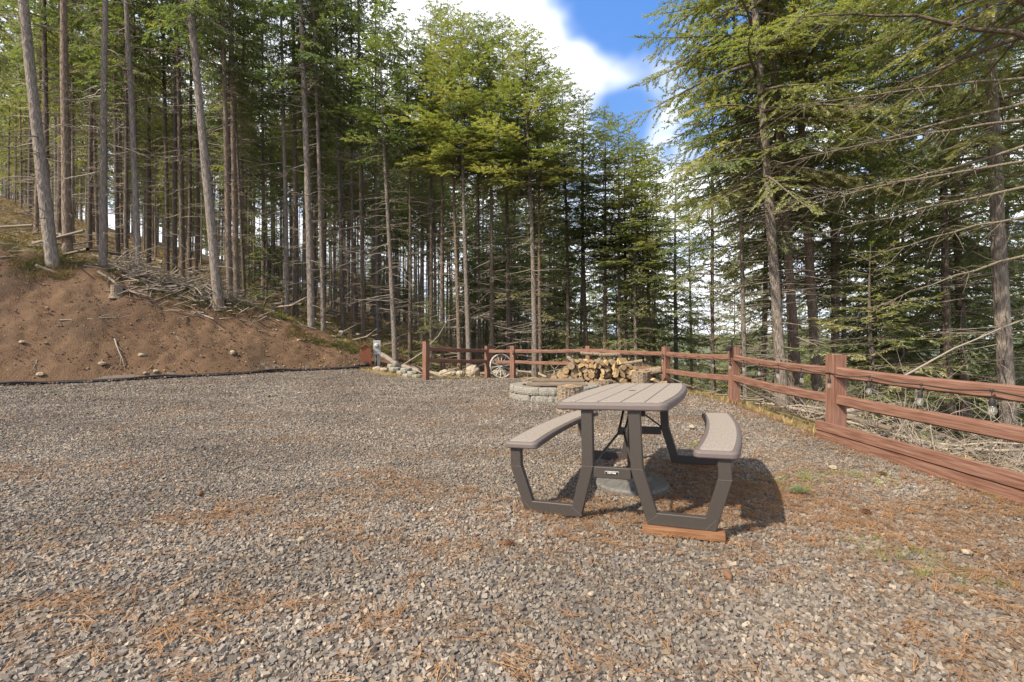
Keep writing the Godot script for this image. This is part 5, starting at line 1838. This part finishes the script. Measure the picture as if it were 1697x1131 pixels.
func small_things() -> void:
	var r := RandomNumberGenerator.new()
	r.seed = 66
	# cones
	var cm := MB.new()
	for j in 9:
		var t := j / 8.0
		var rad := 0.028 * sin(PI * (0.14 + 0.8 * t))
		for k in 9:
			var a := TAU * (k + 0.5 * (j % 2)) / 9.0
			var o := Vector3(cos(a), 0, sin(a))
			var c := o * rad + Vector3.UP * (0.085 * t)
			var sd := Vector3(-o.z, 0, o.x) * 0.009
			cm.tri_o(c - sd - o * 0.012, c + sd - o * 0.012, c + o * 0.012 + Vector3.UP * 0.014, o + Vector3.UP)
			cm.tri_o(c - sd - o * 0.012 - Vector3.UP * 0.012, c + sd - o * 0.012 - Vector3.UP * 0.012, c + o * 0.012 + Vector3.UP * 0.014, o - Vector3.UP)
	cm.lathe([Vector2(0, 0), Vector2(0.014, 0.005), Vector2(0.02, 0.04), Vector2(0.008, 0.085), Vector2(0, 0.09)], 9)
	var cmm := cm.mesh(M.cone)
	for q in [[-2.3, 3.55, "pine cone lying on the gravel out from the table's open side"], [1.05, 2.32, "pine cone on the gravel in front of the table"], [-0.05, 2.72, "small pine cone on the gravel near the table's left bench foot"], [2.35, 3.25, "pine cone on the needles between the bench and the retaining boards"], [3.22, 4.15, "pine cone near the retaining boards"], [3.3, 4.05, "darker pine cone touching the retaining boards"], [-5.0, 9.9, "pine cone far out on the gravel"]]:
		var o := obj("pine_cone", cmm)
		o.transform = Transform3D(Basis(Vector3.UP, r.randf() * TAU) * Basis(Vector3.RIGHT, 1.5), P(q[0], q[1], 0.02))
		o.scale = Vector3.ONE * 0.62
		tag(o, q[2], "pine cone", "pine cones on the gravel")
	# pale stones among the gravel
	var st := [[-1.2, 2.75, .05, "pale tan stone among the gravel in front of the table"], [0.36, 2.18, .035, "white pebble on the gravel, foremost of the pale stones"], [-0.75, 2.35, .03, "cream pebble beside the pale tan stone"], [2.35, 6.3, .09, "pale round stone on the gravel short of the fence corner"], [2.9, 4.35, .07, "flat tan stone between the right bench and the boards"], [2.45, 2.6, .05, "tan stone among the needles at the yard's steep side"], [2.1, 2.2, .035, "cream pebble at the yard's steep side"], [1.65, 2.35, .03, "little orange pebble in front of the right bench"]]
	for q in st:
		var m := MB.new()
		m.rock(Vector3.ZERO, Vector3(q[2], q[2] * 0.6, q[2] * 0.75), r, 0.15, 1)
		var o := obj("stone", m.mesh(M.pebble))
		o.position = P(q[0], q[1], q[2] * 0.25 + 0.01)
		o.rotation.y = r.randf() * TAU
		tag(o, q[3], "stone", "pale stones on the gravel")
	var bs := [[-11.65, 13.72, .2, "pale tan stone half sunk in the middle of the bank"], [-11.0, 14.35, .2, "orange-tan stone above the pale one in the middle of the bank"], [-9.0, 15.55, .25, "pale flat stone low on the bank toward the red housing"], [-13.6, 13.4, .16, "tan stone low on the bank near its open end"], [-10.6, 13.95, .14, "small pale stone on the lower bank"], [-7.6, 17.2, .15, "small tan stone high on the bank near the red housing"], [-12.6, 12.9, .2, "tan stone at the bank's foot by the hoses"], [-10.4, 14.1, .18, "tan stone at the bank's foot in the middle"]]
	for q in bs:
		var m := MB.new()
		m.rock(Vector3.ZERO, Vector3(q[2], q[2] * 0.6, q[2] * 0.75), r, 0.15, 1)
		var o := obj("stone", m.mesh(M.pebble))
		o.position = P(q[0], q[1], 0.05 + q[2] * 0.15)
		o.rotation.y = r.randf() * TAU
		tag(o, q[3], "stone", "stones on the bank")
	# a fresh green sprig dropped on the gravel
	var sp := MB.new()
	for i in 70:
		var a := r.randf_range(-0.9, 0.9)
		var p := Vector3(r.randf_range(-0.05, 0.05), 0.02 + r.randf() * 0.02, r.randf_range(-0.03, 0.03))
		var dv := Vector3(cos(a), r.randf_range(-0.1, 0.5), sin(a)) * r.randf_range(0.1, 0.17)
		sp.col = lin(.09, .17, .06) * r.randf_range(0.7, 1.3)
		var wd := dv.cross(Vector3.UP).normalized() * 0.002
		sp.tri(p - wd, p + dv, p + wd)
	var so := obj("needle_sprig", sp.mesh(M.straw))
	so.position = P(2.12, 3.62, 0.015)
	so.rotation.y = -0.3
	tag(so, "fresh green pine sprig lying on the gravel beside the bench", "sprig")


# ---------------------------------------------------------------- loose cover, too many to count
func scatter(called: String, m: Mesh, tf: Array, cl: Array) -> void:
	var mm := MultiMesh.new()
	mm.transform_format = MultiMesh.TRANSFORM_3D
	mm.use_colors = true
	mm.mesh = m
	mm.instance_count = tf.size()
	for i in tf.size():
		mm.set_instance_transform(i, tf[i])
		mm.set_instance_color(i, cl[i])
	var o := MultiMeshInstance3D.new()
	o.multimesh = mm
	put(o, called, self)
	tag(o, "", "", "", "stuff")

func gravel() -> void:
	var r := RandomNumberGenerator.new()
	r.seed = 17
	var shapes := []
	var tfs := []
	var cls := []
	for k in 5:
		var m := MB.new()
		var p := []
		for x in [-1.0, 1.0]:
			for y in [-1.0, 1.0]:
				for z in [-1.0, 1.0]:
					p.append(Vector3(x * r.randf_range(0.5, 1.1), y * r.randf_range(0.35, 0.62), z * r.randf_range(0.35, 0.85)))
		for f in [[0, 1, 3, 2], [4, 5, 7, 6], [0, 1, 5, 4], [2, 3, 7, 6], [0, 2, 6, 4], [1, 3, 7, 5]]:
			m.quad_o(p[f[0]], p[f[1]], p[f[2]], p[f[3]], p[f[0]] + p[f[1]] + p[f[2]] + p[f[3]])
		shapes.append(m.mesh(M.stones))
		tfs.append([])
		cls.append([])
	var tones := [lin(.155, .135, .12), lin(.18, .158, .14), lin(.205, .18, .158), lin(.235, .206, .178), lin(.165, .148, .134), lin(.21, .165, .125), lin(.185, .167, .152), lin(.11, .097, .088), lin(.28, .24, .195)]
	var d := 1.35
	while d < 16.5:
		var step := 0.08
		var dens := lerpf(5400.0, 950.0, sstep(2.0, 8.0, d)) * lerpf(1.0, 0.4, sstep(9.0, 16.0, d))
		var half := 1.13 * d + 0.2
		for i in int(dens * step * 2.0 * half):
			var x := r.randf_range(-half, half)
			var dd := d + r.randf() * step
			if (x > 3.2 or dd > 11.0) and pad_sd(x, dd) > -0.1:
				continue
			var lit := clampf(n_b.get_noise_2d(x * 5.0, dd * 11.0) * 1.3 - 0.1 + 0.5 * sstep(2.2, 3.8, x), 0, 0.75)
			if r.randf() < lit * 0.55:
				continue
			var s := lerpf(0.0064, 0.0112, sstep(4.0, 13.0, dd)) * r.randf_range(0.45, 1.45) * (1.5 if r.randf() < 0.06 else 1.0)
			var k := r.randi() % 5
			var b := Basis(Vector3.UP, r.randf() * TAU) * Basis(Vector3.RIGHT, r.randfn() * 0.5) * Basis(Vector3.BACK, r.randfn() * 0.5)
			tfs[k].append(Transform3D(b.scaled(Vector3.ONE * s * 1.35), P(x, dd, s * r.randf_range(-0.1, 0.75))))
			var c: Color = tones[r.randi() % tones.size()] * r.randf_range(0.85, 1.15)
			c *= 1.0 + 0.35 * n_a.get_noise_2d(x * 9.0, dd * 14.0)
			c = c.lerp(lin(.22, .15, .095), 0.25 * clampf(lit * 1.6 + 0.15, 0, 0.9) * r.randf())
			c.a = 1.0
			cls[k].append(c)
		d += step
	for k in 5:
		scatter("gravel", shapes[k], tfs[k], cls[k])
	# clods and little stones on the cut bank
	var m2 := MB.new()
	m2.rock(Vector3.ZERO, Vector3(1, 0.7, 0.8), r, 0.2, 0)
	var tf := []
	var cl := []
	for i in 9000:
		var s := r.randf_range(-5.0, 12.0)
		var b := bank_w(s) * r.randf_range(-0.12, 0.9)
		var x := -13.1 + 0.868 * s - 0.496 * b
		var dd := 12.4 + 0.496 * s + 0.868 * b
		var z := 0.02 + 0.06 * pow(r.randf(), 5.0)
		tf.append(Transform3D(Basis(Vector3(r.randf() - 0.5, 1, r.randf() - 0.5).normalized(), r.randf() * TAU).scaled(Vector3.ONE * z), P(x, dd, 0.055)))
		var c := lin(.14, .09, .058).lerp(lin(.38, .29, .2), pow(r.randf(), 4.0)) * r.randf_range(0.7, 1.2)
		c.a = 1.0
		cl.append(c)
	scatter("rubble", m2.mesh(M.stones), tf, cl)

func litter() -> void:
	var r := RandomNumberGenerator.new()
	r.seed = 23
	# bundle of fallen needles
	var m := MB.new()
	for i in 3:
		var a: float = [-0.1, 0.02, 0.16][i]
		var dv := Vector3(cos(a), 0, sin(a))
		var sd := Vector3(-dv.z, 0, dv.x)
		var l := r.randf_range(0.09, 0.16)
		var bow: float = [0.012, -0.006, 0.018][i]
		var p0 := Vector3(0, 0.002, 0)
		var p1 := dv * l * 0.5 + sd * bow + Vector3.UP * r.randf_range(0.004, 0.014)
		var p2 := dv * l + Vector3.UP * r.randf_range(0.0, 0.01)
		var w := sd * 0.0012
		m.quad_o(p0 - w, p0 + w, p1 + w, p1 - w, Vector3.UP)
		m.tri_o(p1 - w, p1 + w, p2, Vector3.UP)
	var tf := []
	var cl := []
	for i in 110000:
		var d := lerpf(1.3, 13.0, pow(r.randf(), 1.6))
		var x := r.randf_range(-1.13, 1.13) * d
		if pad_sd(x, d) > 0.25:
			continue
		var lit := n_b.get_noise_2d(x * 5.0, d * 11.0) * 1.3 - 0.1 + 0.5 * sstep(2.2, 3.8, x)
		var near_table := 0.95 * exp(-pow((x - 1.75) / 0.8, 2.0) - pow((d - 3.7) / 0.8, 2.0)) + 0.4 * exp(-pow((x - 0.5) / 0.8, 2.0) - pow((d - 3.2) / 0.3, 2.0))
		var edge := 0.6 * sstep(-0.5, 0.0, pad_sd(x, d)) + 0.22 * sstep(0.8, 3.4, x) * clampf(0.6 + 2.0 * n_c.get_noise_2d(x * 1.5, d * 2.5), 0, 1)
		if r.randf() > clampf(0.03 + 0.4 * maxf(lit, 0.0) + near_table + edge, 0, 1) * 0.8:
			continue
		var b := Basis(Vector3.UP, r.randf() * TAU) * Basis(Vector3.RIGHT, r.randfn() * 0.1)
		tf.append(Transform3D(b.scaled(Vector3.ONE * r.randf_range(0.6, 1.15)), P(x, d, 0.016)))
		var c := lin(.33, .185, .085).lerp(lin(.21, .105, .05), r.randf()) * r.randf_range(0.7, 1.25)
		c.a = 1.0
		cl.append(c)
	scatter("pine_needle_litter", m.mesh(M.straw), tf, cl)
	# twigs and bark fallen on the forest floor
	tf = []
	cl = []
	while tf.size() < 3800:
		var d := lerpf(8.0, 55.0, pow(r.randf(), 1.4))
		var x := d * r.randf_range(-1.12, 1.12)
		var sb := bank_sb(x, d)
		if pad_sd(x, d) < 1.3 or (sb.y > -0.5 and sb.y < bank_w(sb.x) * 0.9 and sb.x < 12.0):
			continue
		var s := r.randf_range(0.4, 1.5) * (1.0 if r.randf() < 0.9 else 2.5)
		tf.append(Transform3D((Basis(Vector3.UP, r.randf() * TAU) * Basis(Vector3.BACK, r.randfn() * 0.15)).scaled(Vector3.ONE * s), P(x, d, 0.03)))
		var c := lin(.15, .12, .095).lerp(lin(.36, .31, .26), r.randf())
		c.a = 1.0
		cl.append(c)
	var tw := MB.new()
	tw.tube([Vector3(-0.5, 0.02, 0), Vector3(-0.1, 0.05, 0.05), Vector3(0.25, 0.03, -0.02), Vector3(0.55, 0.08, 0.04)], [0.018, 0.016, 0.011, 0.004], 5, false)
	tw.tube([Vector3(-0.1, 0.05, 0.05), Vector3(0.1, 0.12, 0.2), Vector3(0.3, 0.13, 0.28)], [0.009, 0.007, 0.003], 4, false)
	tw.tube([Vector3(0.2, 0.03, 0.0), Vector3(0.35, 0.12, -0.15)], [0.007, 0.003], 4, false)
	scatter("forest_litter", tw.mesh(M.stones), tf, cl)
	# tufts of grass: straw on the edges, green here and there
	m = MB.new()
	for i in 16:
		var a := r.randf() * TAU
		var p := Vector3(cos(a), 0, sin(a)) * r.randf() * 0.05
		var dv := Vector3(cos(a) * r.randf_range(0.1, 0.8), 1, sin(a) * r.randf_range(0.1, 0.8)).normalized() * r.randf_range(0.08, 0.2)
		var w := Vector3(-sin(a), 0, cos(a)) * 0.0028
		var mid := p + dv * 0.6
		var tip := p + dv + Vector3(cos(a), -0.5, sin(a)) * 0.05
		m.quad_o(p - w, p + w, mid + w * 0.7, mid - w * 0.7, Vector3(cos(a), 0.3, sin(a)))
		m.tri_o(mid - w * 0.7, mid + w * 0.7, tip, Vector3(cos(a), 0.3, sin(a)))
	tf = []
	cl = []
	for i in 42000:
		var x: float
		var d: float
		var green := 0.08
		var size := 1.0
		if i < 9000:
			# outside the edge of the yard
			x = r.randf_range(-6.0, 6.5)
			d = r.randf_range(2.0, 20.0)
			var sd := pad_sd(x, d)
			if sd < -0.12 or sd > 2.2 or r.randf() > exp(-maxf(sd, 0.0) * 1.1):
				continue
			green = 0.12
			size = 0.75
		elif i < 11000:
			# thin green blades on the gravel's steep side
			x = r.randf_range(1.9, 3.7)
			d = r.randf_range(1.8, 5.5)
			if pad_sd(x, d) > 0.0 or n_c.get_noise_2d(x * 2.0, d * 2.0) < 0.28:
				continue
			green = 0.92
			size = 0.34
		elif i > 30000:
			d = r.randf_range(16.0, 48.0)
			x = d * r.randf_range(-1.12, 0.0)
			var sb := bank_sb(x, d)
			if sb.y < bank_w(sb.x) + 0.5 or pad_sd(x, d) < 1.0:
				continue
			size = 1.6
			green = 0.12
		else:
			var s := r.randf_range(-5.0, 13.0)
			var b := bank_w(s) * r.randf_range(0.8, 1.0) + 9.0 * pow(r.randf(), 2.0) - 0.3
			x = -13.1 + 0.868 * s - 0.496 * b
			d = 12.4 + 0.496 * s + 0.868 * b
			if n_c.get_noise_2d(x * 0.8, d * 0.8 + 70.0) < -0.1:
				continue
			green = 0.25 if n_c.get_noise_2d(x * 0.8, d * 0.8 + 70.0) < 0.15 else 0.6
		tf.append(Transform3D((Basis(Vector3.UP, r.randf() * TAU) * Basis(Vector3.RIGHT, r.randfn() * 0.15)).scaled(Vector3.ONE * size * r.randf_range(0.6, 1.3)), P(x, d, -0.01)))
		var c := ((lin(.17, .22, .04) if i >= 9000 and i < 11000 else lin(.11, .16, .035)) if r.randf() < green else lin(.36, .27, .13)) * r.randf_range(0.7, 1.2)
		c.a = 1.0
		cl.append(c)
	scatter("grass", m.mesh(M.straw), tf, cl)
